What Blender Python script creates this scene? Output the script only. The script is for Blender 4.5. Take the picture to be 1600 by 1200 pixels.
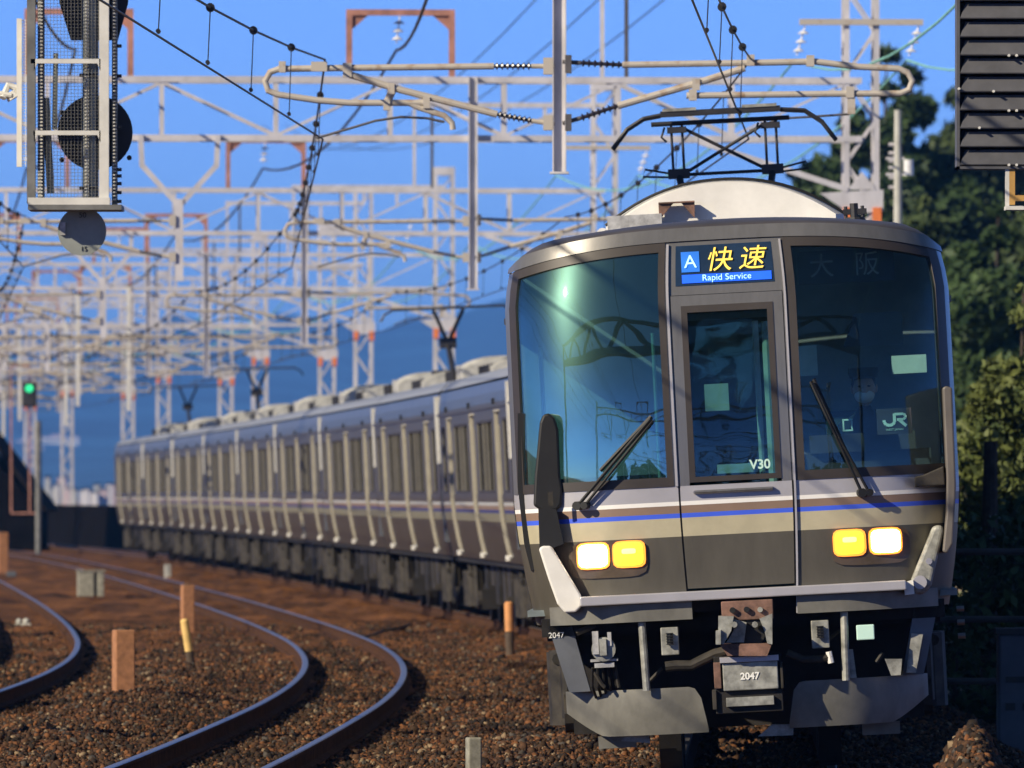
import bpy, bmesh, math, random
import numpy as np
from mathutils import Vector, Matrix, Euler
random.seed(7); rng = np.random.default_rng(7)
R = math.radians
for o in list(bpy.data.objects): bpy.data.objects.remove(o)
scn = bpy.context.scene; col = scn.collection

# ------------------------------------------------ camera, sky, sun, exposure
CAMH = 1.84; FPX = 15470.0
cam = bpy.data.objects.new("camera", bpy.data.cameras.new("camera")); col.objects.link(cam)
cam.location = (0, 0, CAMH); cam.rotation_euler = (R(90), 0, 0)
cd = cam.data; cd.sensor_width = 36; cd.lens = 36*FPX/1600; cd.shift_y = 176/1600
cd.clip_start = 1; cd.clip_end = 40000
cd.dof.use_dof = True; cd.dof.focus_distance = 66.5; cd.dof.aperture_fstop = 7.5
scn.camera = cam
SUN_AZ = R(54)      # to the left of straight behind the camera
SUN_EL = R(28)
w = bpy.data.worlds.new("World"); scn.world = w; w.use_nodes = True
nt = w.node_tree; bg = nt.nodes["Background"]
sky = nt.nodes.new("ShaderNodeTexSky"); sky.sky_type = 'NISHITA'; sky.sun_disc = False
sky.sun_elevation = SUN_EL; sky.sun_rotation = math.pi + SUN_AZ
sky.air_density = 1.0; sky.dust_density = 0.0; sky.ozone_density = 4.0; sky.altitude = 3000
tint = nt.nodes.new("ShaderNodeMix"); tint.data_type = 'RGBA'; tint.blend_type = 'MULTIPLY'
tint.inputs[0].default_value = 1.0
gtc = nt.nodes.new("ShaderNodeTexCoord"); gsp = nt.nodes.new("ShaderNodeSeparateXYZ"); grp = nt.nodes.new("ShaderNodeValToRGB")
nt.links.new(gtc.outputs["Generated"], gsp.inputs[0]); nt.links.new(gsp.outputs[2], grp.inputs[0])
ge = grp.color_ramp.elements; ge[0].position = .07; ge[0].color = (0.60, 0.84, 1.62, 1); ge[1].position = .36; ge[1].color = (.50, .54, .56, 1)
nt.links.new(grp.outputs[0], tint.inputs[7])
nt.links.new(sky.outputs[0], tint.inputs[6]); nt.links.new(tint.outputs[2], bg.inputs[0])
bg.inputs[1].default_value = 0.090
sl = bpy.data.objects.new("sun", bpy.data.lights.new("sun", 'SUN')); col.objects.link(sl)
sl.data.energy = 5.0; sl.data.angle = R(0.53); sl.data.color = (1.0, 0.87, 0.66)
sdir = Vector((-math.sin(SUN_AZ)*math.cos(SUN_EL), -math.cos(SUN_AZ)*math.cos(SUN_EL), math.sin(SUN_EL)))
sl.rotation_euler = sdir.to_track_quat('Z', 'Y').to_euler()
scn.view_settings.view_transform = 'Standard'; scn.view_settings.look = 'None'
scn.view_settings.exposure = 0.35; scn.view_settings.gamma = 1
scn.render.resolution_x = 1024; scn.render.resolution_y = 768

# ------------------------------------------------ materials
def mat(name, c, rough=0.6, metal=0.0, var=0.15, scale=4.0, bump=0.0, c2=None, stretch=(1,1,1), emit=None, estr=0, spec=0.5, bscale=None, thresh=None, coat=0):
    m = bpy.data.materials.new(name); m.use_nodes = True; n = m.node_tree; L = n.links
    p = n.nodes["Principled BSDF"]
    p.inputs["Roughness"].default_value = rough; p.inputs["Metallic"].default_value = metal
    p.inputs["Specular IOR Level"].default_value = spec
    if coat: p.inputs["Coat Weight"].default_value = coat; p.inputs["Coat Roughness"].default_value = .12
    tc = n.nodes.new("ShaderNodeTexCoord"); mp = n.nodes.new("ShaderNodeMapping"); mp.inputs["Scale"].default_value = stretch
    L.new(tc.outputs["Object"], mp.inputs[0])
    nz = n.nodes.new("ShaderNodeTexNoise"); nz.inputs["Scale"].default_value = scale; nz.inputs["Detail"].default_value = 6; nz.inputs["Roughness"].default_value = .65
    L.new(mp.outputs[0], nz.inputs["Vector"])
    if c2 is None: c2 = tuple(x*(1-var*1.6) for x in c); c1 = tuple(min(1, x*(1+var)) for x in c)
    else: c1 = c
    r = n.nodes.new("ShaderNodeValToRGB"); lo, hi = thresh or (.36, .64)
    r.color_ramp.elements[0].position = lo; r.color_ramp.elements[1].position = hi
    r.color_ramp.elements[0].color = (*c2, 1); r.color_ramp.elements[1].color = (*c1, 1)
    L.new(nz.outputs[0], r.inputs[0]); L.new(r.outputs[0], p.inputs["Base Color"])
    if bump:
        b = n.nodes.new("ShaderNodeBump"); b.inputs["Strength"].default_value = bump; b.inputs["Distance"].default_value = .02
        if bscale:
            nb = n.nodes.new("ShaderNodeTexNoise"); nb.inputs["Scale"].default_value = bscale; nb.inputs["Detail"].default_value = 4
            L.new(tc.outputs["Object"], nb.inputs["Vector"]); L.new(nb.outputs[0], b.inputs["Height"])
        else: L.new(nz.outputs[0], b.inputs["Height"])
        L.new(b.outputs[0], p.inputs["Normal"])
    if emit: p.inputs["Emission Color"].default_value = (*emit, 1); p.inputs["Emission Strength"].default_value = estr
    return m
M = {}
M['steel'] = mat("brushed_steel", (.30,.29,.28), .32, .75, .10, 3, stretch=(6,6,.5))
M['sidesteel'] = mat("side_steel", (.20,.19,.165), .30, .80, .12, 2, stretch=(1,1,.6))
M['front'] = mat("front_paint", (.215,.21,.20), .34, .55, .06, 3, stretch=(5,5,.6))
M['frontlow'] = mat("front_lower_steel", (.115,.104,.078), .40, .35, .10, 1.5, stretch=(3,3,1))
M['beltgrey'] = mat("belt_grey", (.44,.43,.45), .35, .25, .04)
M['white'] = mat("stripe_white", (.80,.79,.76), .4, 0, .03)
M['brown'] = mat("stripe_brown", (.25,.17,.12), .42, .1, .05)
M['blue'] = mat("stripe_blue", (.055,.12,.72), .4, 0, .05)
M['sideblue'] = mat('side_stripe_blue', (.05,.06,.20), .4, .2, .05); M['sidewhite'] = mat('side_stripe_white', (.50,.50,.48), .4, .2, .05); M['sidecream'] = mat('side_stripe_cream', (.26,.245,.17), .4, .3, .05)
M['cream'] = mat("stripe_cream", (.50,.45,.30), .4, .15, .06)
M['roof'] = mat("roof_grey", (.085,.078,.082), .45, .2, .1)
M['sideroof'] = mat("roof_edge_sky_sheen", (.30,.32,.36), .5, .2, .06)  # sky reflection on the roof shoulder put into a paler blue-grey
M['gasket'] = mat("window_gasket", (.038,.031,.027), .5, 0, .1)
M['black'] = mat("black_rubber", (.006,.006,.006), .6, 0, .2)
M['vanegrey'] = mat("hood_lit_grey", (.13,.115,.10), .5, 0, .1)  # same rubber hood as the left, its lit edge put into the grey
M['under'] = mat("underfloor_dark", (.011,.009,.008), .8, 0, .4, 6)
M['undergrey'] = mat("underfloor_grey", (.036,.030,.022), .7, .1, .4, 7)
M['rustmetal'] = mat("rusty_metal", (.20,.11,.08), .8, .1, .35, 8, bump=.3)
M['cast'] = mat("cast_grey", (.33,.33,.29), .55, .3, .3, 9)
M['plow'] = mat("plow_grey", (.185,.18,.155), .52, .2, .14, 2.5, stretch=(2,2,1.5))
M['plowside'] = mat("skirt_grey", (.14,.15,.165), .5, .3, .1, 4)
M['acwhite'] = mat("ac_white", (.80,.78,.72), .5, 0, .06, 3)
M['windowedge'] = mat('window_edge_grey', (.17,.16,.135), .6, .2, .1)
M['acpale'] = mat('ac_pale_grey', (.50,.49,.44), .6, 0, .25, 2)
M['acgrey'] = mat("ac_grey", (.42,.42,.42), .6, 0, .25, 9)
M['jamb'] = mat("door_jamb", (.40,.37,.29), .5, .1, .08)
M['galv'] = mat("galvanised_steel", (.56,.545,.56), .6, .15, .12, 3, stretch=(1,1,.5))
M['galvold'] = mat("aged_galvanised", (.46,.42,.36), .65, .1, .3, 7, c2=(.30,.20,.12), thresh=(.30,.47))
M['galvdark'] = mat("dark_steel", (.10,.095,.10), .6, .2, .2)
M['rust'] = mat("rust_red_steel", (.40,.19,.14), .75, 0, .2, 5)
M['orange'] = mat("orange_paint", (.75,.20,.05), .6, 0, .1)
M['wire'] = mat("wire_dark", (.025,.025,.028), .5, .3, .2)
M['teal'] = mat("verdigris_copper", (.22,.52,.45), .7, 0, .2)
M['insul'] = mat("brown_insulator", (.035,.03,.04), .3, 0, .2)
M['porcelain'] = mat("white_porcelain", (.70,.70,.70), .3, 0, .05)
M['signalblack'] = mat("signal_black", (.022,.022,.026), .55, 0, .2)
M['louvre'] = mat("louvre_dark_grey", (.085,.085,.092), .55, 0, .12, 5)
M['cagewhite'] = mat("cage_pale_paint", (.62,.61,.56), .55, 0, .08)
M['cagegrey'] = mat("cage_grey", (.17,.17,.16), .6, .2, .2)
M['disc'] = mat("disc_grey", (.24,.26,.24), .55, .1, .1)
M['yellow'] = mat("yellow_brown_paint", (.52,.30,.08), .6, 0, .15)
M['railtop'] = mat("rail_top", (.30,.29,.29), .36, .85, .1)
M['railside'] = mat("rail_rust", (.075,.036,.018), .9, 0, .25, 6, spec=.1)
M['stake'] = mat("concrete_stake", (.36,.165,.075), .85, 0, .18, 12, bump=.3)
M['stakeorange'] = mat("orange_stake_top", (.62,.28,.10), .7, 0, .12)
M['stakeyellow'] = mat("yellow_stake_top", (.72,.48,.16), .7, 0, .12)
M['stakedark'] = mat("dark_stake", (.08,.055,.035), .85, 0, .2)
M['marker'] = mat("grey_marker", (.26,.25,.20), .85, 0, .2, 14)
M['skin'] = mat("skin", (.50,.33,.25), .55, 0, .05)
M['uniform'] = mat("navy_uniform", (.035,.042,.07), .8, 0, .1)
M['mask'] = mat("face_mask", (.80,.84,.86), .8, 0, .05)
M['cap'] = mat("dark_cap", (.02,.022,.03), .7, 0, .1)
M['hair'] = mat("hair_black", (.012,.01,.01), .6, 0, .1)
M['cabwall'] = mat("cab_wall", (.20,.24,.24), .7, 0, .1)
M['cabpale'] = mat("cab_pale_panel", (.50,.60,.52), .6, 0, .1)
M['cabdark'] = mat("cab_dark", (.03,.035,.045), .7, 0, .2)
M['seatblue'] = mat("seat_grey_blue", (.10,.13,.17), .8, 0, .1)
M['bark'] = mat("bark", (.05,.037,.026), .9, 0, .3, 8, bump=.6)
M['mountain'] = mat("mountain_forest_haze_blue", (.018,.065,.13), .95, 0, .5, .004)  # forest colour with the blue of distant haze mixed in
M['concrete'] = mat("pale_concrete", (.42,.42,.38), .8, 0, .1, 4)
M['housewhite'] = mat("house_white", (.62,.60,.58), .8, 0, .05, .1)
M['housepink'] = mat("house_pink", (.55,.42,.40), .8, 0, .1, .1)
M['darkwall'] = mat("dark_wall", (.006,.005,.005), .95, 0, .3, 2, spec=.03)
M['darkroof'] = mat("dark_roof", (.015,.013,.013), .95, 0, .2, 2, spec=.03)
M['cabinet'] = mat("cabinet_grey", (.085,.095,.11), .5, .1, .1)
M['fence'] = mat("fence_grey", (.05,.048,.045), .7, .1, .2)
M['headwhite'] = mat("headlamp_lit", (1,.95,.85), .3, emit=(1,.88,.62), estr=9)
M['headamber'] = mat("amber_lamp_lit", (.9,.5,.05), .3, emit=(1,.50,.02), estr=1.7)
M['ambercore'] = mat("amber_filament_lit", (1,.8,.2), .3, emit=(1,.75,.12), estr=2.6)
M['lamprim'] = mat('lamp_rim_glow', (.9,.3,.05), .4, emit=(1,.30,.03), estr=1.3)
M['lens'] = mat("lamp_housing", (.10,.075,.05), .3, .1, .2)
M['led'] = mat("led_yellow", (.8,.55,.1), .5, emit=(1,.66,.08), estr=.75)
M['ledblue'] = mat("display_blue", (.02,.08,.6), .4, emit=(.0,.12,1), estr=.75)
M['ledblue2'] = mat("display_blue_square", (.02,.12,.5), .4, emit=(.02,.2,.72), estr=.5)
M['ledpale'] = mat("display_pale", (.5,.8,.9), .5, emit=(.4,.85,1), estr=.5)
M['display'] = mat("display_panel", (.015,.035,.075), .25, 0, .1)
M['leddim'] = mat("led_unlit", (.34,.36,.32), .6, 0, .1)
M['decal'] = mat("decal_mint", (.55,.80,.70), .6, 0, .03)
M['decalwhite'] = mat("decal_white", (.85,.85,.80), .6, 0, .03)
M['green'] = mat("green_signal_lit", (.05,.8,.3), .3, emit=(.03,.9,.35), estr=.75)

def glass(name, tintc, refl=0.22, rough=0.02, fac=1.0):
    m = bpy.data.materials.new(name); m.use_nodes = True; n = m.node_tree; L = n.links
    n.nodes.clear(); out = n.nodes.new("ShaderNodeOutputMaterial")
    tr = n.nodes.new("ShaderNodeBsdfTransparent"); tr.inputs[0].default_value = (*tintc, 1)
    gl = n.nodes.new("ShaderNodeBsdfGlossy"); gl.inputs["Roughness"].default_value = rough; gl.inputs[0].default_value = (.78,.92,.84,1) if refl>.1 else (.60,.72,.74,1)
    lw = n.nodes.new("ShaderNodeLayerWeight"); fr = n.nodes.new("ShaderNodeMath"); fr.operation = 'POWER'; fr.inputs[1].default_value = 5; L.new(lw.outputs["Facing"], fr.inputs[0])
    ad = n.nodes.new("ShaderNodeMath"); ad.operation = 'ADD'; ad.inputs[1].default_value = refl; ad.use_clamp = True
    mx = n.nodes.new("ShaderNodeMixShader")
    nz = n.nodes.new("ShaderNodeTexNoise"); nz.inputs["Scale"].default_value = 1.3
    tc = n.nodes.new("ShaderNodeTexCoord"); L.new(tc.outputs["Object"], nz.inputs["Vector"])
    b = n.nodes.new("ShaderNodeBump"); b.inputs["Strength"].default_value = .22; b.inputs["Distance"].default_value = .05
    L.new(nz.outputs[0], b.inputs["Height"]); L.new(b.outputs[0], gl.inputs["Normal"])
    L.new(fr.outputs[0], ad.inputs[0]); L.new(ad.outputs[0], mx.inputs[0]); L.new(tr.outputs[0], mx.inputs[1]); L.new(gl.outputs[0], mx.inputs[2])
    g2 = n.nodes.new("ShaderNodeBsdfGlossy"); g2.inputs["Roughness"].default_value = .34; g2.inputs[0].default_value = (.55,1,.85,1)
    m2 = n.nodes.new("ShaderNodeMixShader"); m2.inputs[0].default_value = .024 if refl>.1 else .006
    L.new(mx.outputs[0], m2.inputs[1]); L.new(g2.outputs[0], m2.inputs[2]); L.new(m2.outputs[0], out.inputs[0]); return m
M['glass'] = glass("cab_glass", (.50,.72,.72), .22)
M['glassdark'] = glass("cab_glass_right", (.78,.90,.90), .05)
M['winglass'] = mat("carriage_glass", (.075,.072,.06), .08, 0, .1, 2.2, c2=(.012,.014,.016), thresh=(.46,.60), stretch=(1,1,.06), spec=.9)

# ------------------------------------------------ mesh helpers
class MB:
    def __init__(s): s.v=[]; s.f=[]; s.mi=[]; s.m=0; s.T=None
    def add(s, vs, fs):
        b=len(s.v)
        if s.T is not None: vs=[s.T@Vector(q) for q in vs]
        s.v+= [tuple(q) for q in vs]; s.f+= [tuple(b+i for i in f) for f in fs]; s.mi+=[s.m]*len(fs); return s
    def box(s, x0,x1,y0,y1,z0,z1):
        return s.add([(x0,y0,z0),(x1,y0,z0),(x1,y1,z0),(x0,y1,z0),(x0,y0,z1),(x1,y0,z1),(x1,y1,z1),(x0,y1,z1)],
              [(0,3,2,1),(4,5,6,7),(0,1,5,4),(1,2,6,5),(2,3,7,6),(3,0,4,7)])
    def bar(s, p, q, w=.05, h=None):          # rectangular bar between two points
        p=Vector(p); q=Vector(q); d=(q-p).normalized(); h=h or w
        a=d.cross(Vector((0,0,1))); a = Vector((1,0,0)) if a.length<.02 else a.normalized(); b=a.cross(d).normalized()
        vs=[]
        for c in (p,q):
            for i,j in ((-1,-1),(1,-1),(1,1),(-1,1)): vs.append(c+a*(i*w/2)+b*(j*h/2))
        return s.add(vs,[(3,2,1,0),(4,5,6,7),(0,1,5,4),(1,2,6,5),(2,3,7,6),(3,0,4,7)])
    def tube(s, pts, r, n=8, cap=True):
        pts=[Vector(p) for p in pts]; vs=[]; fs=[]; up=None
        for i,p in enumerate(pts):
            d=((pts[min(i+1,len(pts)-1)]-pts[max(i-1,0)])).normalized()
            if up is None: up=Vector((0,0,1)) if abs(d.z)<.9 else Vector((1,0,0))
            a=d.cross(up).normalized(); up=a.cross(d).normalized()
            rr=r[i] if isinstance(r,(list,tuple)) else r
            for k in range(n):
                t=2*math.pi*k/n; vs.append(p+a*(rr*math.cos(t))+up*(rr*math.sin(t)))
        for i in range(len(pts)-1):
            for k in range(n): fs.append((i*n+k,i*n+(k+1)%n,(i+1)*n+(k+1)%n,(i+1)*n+k))
        if cap: fs.append(tuple(range(n))[::-1]); fs.append(tuple(range((len(pts)-1)*n,len(pts)*n)))
        return s.add(vs,fs)
    def prism(s, poly, y0, y1):               # polygon of (x,z), extruded along y
        n=len(poly); vs=[(x,y0,z) for x,z in poly]+[(x,y1,z) for x,z in poly]
        return s.add(vs,[tuple(range(n))[::-1],tuple(range(n,2*n))]+[(i,(i+1)%n,n+(i+1)%n,n+i) for i in range(n)])
    def build(s, name, m, parent=None, smooth=False, loc=None):
        me=bpy.data.meshes.new(name); me.from_pydata(s.v,[],s.f)
        ms=m if isinstance(m,(list,tuple)) else [m]
        for q in ms: me.materials.append(M[q] if isinstance(q,str) else q)
        if len(ms)>1: me.polygons.foreach_set("material_index", s.mi)
        bm=bmesh.new(); bm.from_mesh(me); bmesh.ops.recalc_face_normals(bm, faces=bm.faces); bm.to_mesh(me); bm.free()
        if smooth: me.polygons.foreach_set("use_smooth",[True]*len(me.polygons)); 
        o=bpy.data.objects.new(name,me); col.objects.link(o)
        if smooth:
            try: me.set_sharp_from_angle(angle=R(35))
            except Exception: pass
        if parent is not None: o.parent=parent
        if loc: o.location=loc
        return o
def tag(o,label=None,cat=None,group=None,kind=None):
    if label: o['label']=label
    if cat: o['category']=cat
    if group: o['group']=group
    if kind: o['kind']=kind
    return o
def empty(name,loc=(0,0,0),rz=0):
    o=bpy.data.objects.new(name,None); o.empty_display_size=.3; col.objects.link(o); o.location=loc; o.rotation_euler=(0,0,rz); return o
def bevel(o,wd=.01,seg=2):
    b=o.modifiers.new("bevel",'BEVEL'); b.width=wd; b.segments=seg; b.limit_method='ANGLE'; return o
def kids(o): return list(o.children)
def copy_tree(o,parent=None):
    c=o.copy(); col.objects.link(c); c.parent=parent
    for ch in kids(o): copy_tree(ch,c)
    return c
def text(s,name,size,m,parent,loc,rot=(R(90),0,0),extr=.002,shear=0,align='CENTER',sx=1,bold=0):
    cu=bpy.data.curves.new(name,'FONT'); cu.body=s; cu.size=size; cu.extrude=extr; cu.shear=shear; cu.align_x=align; cu.align_y='CENTER'; cu.offset=bold
    t=bpy.data.objects.new(name,cu); col.objects.link(t); bpy.context.view_layer.update()
    me=bpy.data.meshes.new_from_object(t.evaluated_get(bpy.context.evaluated_depsgraph_get()))
    bpy.data.objects.remove(t); o=bpy.data.objects.new(name,me); me.materials.clear(); me.materials.append(M[m]); col.objects.link(o)
    o.parent=parent; o.location=loc; o.rotation_euler=rot; o.scale=(sx,1,1); return o

# ------------------------------------------------ alignment of the railway
_sl=[(-120,.20),(0,.13),(40,.065),(60,.035),(72,.027),(85,.02),(100,-.003),(115,-.03),(130,-.051),(148,-.06),(180,-.066),(230,-.069),(290,-.08),(350,-.10),(450,-.14),(600,-.2)]
_y=np.arange(-120,601,.5); _s=np.interp(_y,[a for a,b in _sl],[b for a,b in _sl])
_X=np.concatenate([[0],np.cumsum((_s[1:]+_s[:-1])*.25)]); _X+=1.57-np.interp(65,_y,_X)
def TX(y): return float(np.interp(y,_y,_X))
def TS(y): return float(np.interp(y,_y,_s))
def TP(y,off=0,z=0):
    n=Vector((1,-TS(y),0)).normalized(); return Vector((TX(y),y,0))+n*off+Vector((0,0,z))
_L=np.concatenate([[0],np.cumsum(np.hypot(.5,np.diff(_X)))]); _L0=np.interp(65,_y,_L)
def YL(l): return float(np.interp(_L0+l,_L,_y))       # y of the point l metres of track behind the front of the train
TRK=[0,-3.85,-7.6,-11.35]
exec_train=True

# ------------------------------------------------ ground
def ground_h(x,y):
    X=np.interp(y,_y,_X); off=x-X
    h=np.full(np.shape(x),-.20)
    for t in TRK:
        d=np.abs(off-t); h=np.maximum(h,-.165-.18*np.clip(d-1.5,0,1))
    h=np.where(np.abs(off+1.9)<.6,h+.02,h)
    h=h-.55*np.clip((off-2.0)/1.2,0,1)-.5*np.clip((-13.2-off)/2,0,1)
    h=h+.16*np.exp(-((off+5.75)/.55)**2)*np.clip((y-70)/10,0,1)*np.exp(-((y-100)/40)**2)   # dirt between second and third track
    h=h+.56*np.exp(-((x-2.86)/.24)**2-((y-61.5)/1.3)**2)
    h=h+.10*np.exp(-((off+1.85)/.45)**2-((y-76)/7)**2)
    far=np.clip((y-460)/60,0,1); h=h*(1-far)-.4*far
    return h
def ground():
    xs=np.concatenate([[-16000,-9000,-3000,-900,-300,-120,-60,-40,-30,-24],np.arange(-20,-8,.3),np.arange(-8,5,.14),np.arange(5,12,.5),[16,24,40,60,120,300,900,3000,9000,16000]])
    ys=np.concatenate([[-3000,-800,-200,-60,0,20,40,50],np.arange(55,110,.22),np.arange(110,160,.5),np.arange(160,450,2),[470,500,560,650,800,1100,1600,2400,3600,6000,9000,12000,18000]])
    gx,gy=np.meshgrid(xs,ys); gz=ground_h(gx,gy)
    near=(np.abs(gx)<20)&(gy>50)&(gy<300)
    gz=gz+np.where(near,rng.normal(0,1,gz.shape)*np.interp(gy,[60,105,125,300],[.012,.012,.024,.03]),0)
    v=np.stack([gx,gy,gz],-1).reshape(-1,3); ny,nx=gx.shape
    i=np.arange((ny-1)*(nx-1)); r_=i//(nx-1); c=i%(nx-1); a=r_*nx+c
    f=np.stack([a,a+1,a+nx+1,a+nx],1)
    me=bpy.data.meshes.new("ground"); me.from_pydata(v.tolist(),[],f.tolist()); me.polygons.foreach_set("use_smooth",[True]*len(f))
    m=bpy.data.materials.new("ballast_ground"); m.use_nodes=True; n=m.node_tree; L=n.links; p=n.nodes["Principled BSDF"]; p.inputs["Roughness"].default_value=.95
    p.inputs["Specular IOR Level"].default_value=.15
    tc=n.nodes.new("ShaderNodeTexCoord"); 
    mp=n.nodes.new("ShaderNodeMapping"); mp.inputs["Scale"].default_value=(1,.22,1); L.new(tc.outputs["Object"],mp.inputs[0])
    big=n.nodes.new("ShaderNodeTexNoise"); big.inputs["Scale"].default_value=.9; big.inputs["Detail"].default_value=5; L.new(mp.outputs[0],big.inputs["Vector"])
    vo=n.nodes.new("ShaderNodeTexVoronoi"); vo.inputs["Scale"].default_value=22; L.new(tc.outputs["Object"],vo.inputs["Vector"])
    r1=n.nodes.new("ShaderNodeValToRGB"); e=r1.color_ramp.elements; e[0].position=.30; e[0].color=(.034,.018,.010,1); e[1].position=.68; e[1].color=(.25,.112,.044,1)
    L.new(big.outputs[0],r1.inputs[0])
    hs=n.nodes.new("ShaderNodeSeparateColor"); L.new(vo.outputs["Color"],hs.inputs[0])
    r2=n.nodes.new("ShaderNodeValToRGB"); e=r2.color_ramp.elements; e[0].color=(.35,.33,.32,1); e[1].color=(1.7,1.55,1.4,1); L.new(hs.outputs[0],r2.inputs[0])
    mx=n.nodes.new("ShaderNodeMix"); mx.data_type='RGBA'; mx.blend_type='MULTIPLY'; mx.inputs[0].default_value=.8
    L.new(r1.outputs[0],mx.inputs[6]); L.new(r2.outputs[0],mx.inputs[7]); L.new(mx.outputs[2],p.inputs["Base Color"])
    b=n.nodes.new("ShaderNodeBump"); b.inputs["Strength"].default_value=1; b.inputs["Distance"].default_value=.04; L.new(vo.outputs["Distance"],b.inputs["Height"]); L.new(b.outputs[0],p.inputs["Normal"])
    me.materials.append(m); o=bpy.data.objects.new("ground",me); col.objects.link(o); tag(o,kind='structure')
ground()

def stones(name,n,sampler,size,label,kind='stuff'):
    phi=(1+5**.5)/2
    base=np.array([(-1,phi,0),(1,phi,0),(-1,-phi,0),(1,-phi,0),(0,-1,phi),(0,1,phi),(0,-1,-phi),(0,1,-phi),(phi,0,-1),(phi,0,1),(-phi,0,-1),(-phi,0,1)])/1.9
    fc=np.array([(0,11,5),(0,5,1),(0,1,7),(0,7,10),(0,10,11),(1,5,9),(5,11,4),(11,10,2),(10,7,6),(7,1,8),(3,9,4),(3,4,2),(3,2,6),(3,6,8),(3,8,9),(4,9,5),(2,4,11),(6,2,10),(8,6,7),(9,8,1)])
    c=sampler(n); n=len(c)
    v=base[None]*(1+rng.normal(0,.22,(n,12,1)))
    v=v*rng.uniform(.6,1.25,(n,1,3))
    q=rng.normal(size=(n,4)); q/=np.linalg.norm(q,axis=1,keepdims=True); a,b,cc,d=q.T
    Rm=np.stack([1-2*(cc*cc+d*d),2*(b*cc-a*d),2*(b*d+a*cc),2*(b*cc+a*d),1-2*(b*b+d*d),2*(cc*d-a*b),2*(b*d-a*cc),2*(cc*d+a*b),1-2*(b*b+cc*cc)],-1).reshape(n,3,3)
    v=np.einsum('nij,nkj->nki',Rm,v)*(size*np.clip(rng.lognormal(-.12,.38,(n,1,1)),.4,2.2))+c[:,None,:]
    f=(fc[None]+12*np.arange(n)[:,None,None]).reshape(-1,3)
    me=bpy.data.meshes.new(name); me.vertices.add(12*n); me.vertices.foreach_set("co",v.reshape(-1)); me.loops.add(len(f)*3); me.loops.foreach_set("vertex_index",f.reshape(-1))
    me.polygons.add(len(f)); me.polygons.foreach_set("loop_start",np.arange(len(f))*3); 
    me.update(calc_edges=True)
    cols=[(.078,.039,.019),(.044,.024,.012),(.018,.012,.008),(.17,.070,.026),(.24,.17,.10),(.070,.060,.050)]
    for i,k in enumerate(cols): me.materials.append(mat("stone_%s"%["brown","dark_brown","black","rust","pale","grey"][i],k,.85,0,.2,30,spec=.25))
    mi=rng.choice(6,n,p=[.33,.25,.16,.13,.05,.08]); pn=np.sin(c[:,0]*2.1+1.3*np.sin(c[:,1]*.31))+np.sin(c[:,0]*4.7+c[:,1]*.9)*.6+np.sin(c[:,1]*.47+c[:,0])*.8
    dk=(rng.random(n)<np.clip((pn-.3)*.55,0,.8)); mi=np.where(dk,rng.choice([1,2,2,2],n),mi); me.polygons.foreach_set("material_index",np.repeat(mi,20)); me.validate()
    o=bpy.data.objects.new(name,me); col.objects.link(o); tag(o,label,'ballast' ,kind=kind)
def near_ballast(n):
    y=60+95*rng.random(n)**1.9; hw=820*y/FPX
    x=rng.uniform(-1,1,n)*hw
    off=x-np.interp(y,_y,_X); z=ground_h(x,y)
    ok=(off<3.2)
    for t in TRK:
        for g in (-.5335,.5335): ok&=np.abs(off-t-g)>.10
    return np.stack([x,y,z+rng.uniform(-.015,.02,n)],1)[ok]
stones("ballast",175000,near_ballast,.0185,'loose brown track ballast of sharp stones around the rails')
def heap(n):
    a=rng.uniform(0,2*math.pi,n); r=np.sqrt(rng.random(n))*1; x=2.86+r*np.cos(a)*.60; y=61.5+r*np.sin(a)*2.2
    return np.stack([x,y,ground_h(x,y)+.012],1)
stones("ballast_heap",7000,heap,.020,'sunlit heap of brown and grey ballast stones at the lower right corner')

# ------------------------------------------------ rails (one track = one thing, two rails)
def sweep_rail(name,off,parent,y0=20,y1=440):
    prof=[(-.062,-.153),(.062,-.153),(.062,-.140),(.012,-.122),(.010,-.045),(.034,-.030),(.034,-.006),(.026,0),(-.026,0),(-.034,-.006),(-.034,-.030),(-.010,-.045),(-.012,-.122),(-.062,-.140)]
    ys=list(np.arange(y0,150,1.0))+list(np.arange(150,y1,3.0)); mb=MB(); n=len(prof)
    vs=[];fs=[];mi=[]
    for y in ys:
        c=TP(y,off); nn=Vector((1,-TS(y),0)).normalized()
        for a,b in prof: vs.append(c+nn*a+Vector((0,0,b)))
    for i in range(len(ys)-1):
        for k in range(n):
            fs.append((i*n+k,i*n+(k+1)%n,(i+1)*n+(k+1)%n,(i+1)*n+k)); mi.append(1 if k in (6,7,8) else 0)
    mb.v=[tuple(v) for v in vs]; mb.f=fs; mb.mi=mi; return mb.build(name,['railside','railtop'],parent)
tl=['track under the silver train with its rails mostly hidden','curved track beside the train, its two shiny rails bending left in the foreground','far left track whose bright rail curves at the left edge of the photo','outermost left track, only just entering the picture behind the others']
for i,t in enumerate(TRK[:3]):
    e=empty("railway_track",TP(70,t)); tag(e,tl[i],'railway track','parallel railway tracks')
    for g in (-.5335,.5335):
        r_=sweep_rail("rail",t+g,e); r_.location=-Vector(e.location)

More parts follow.
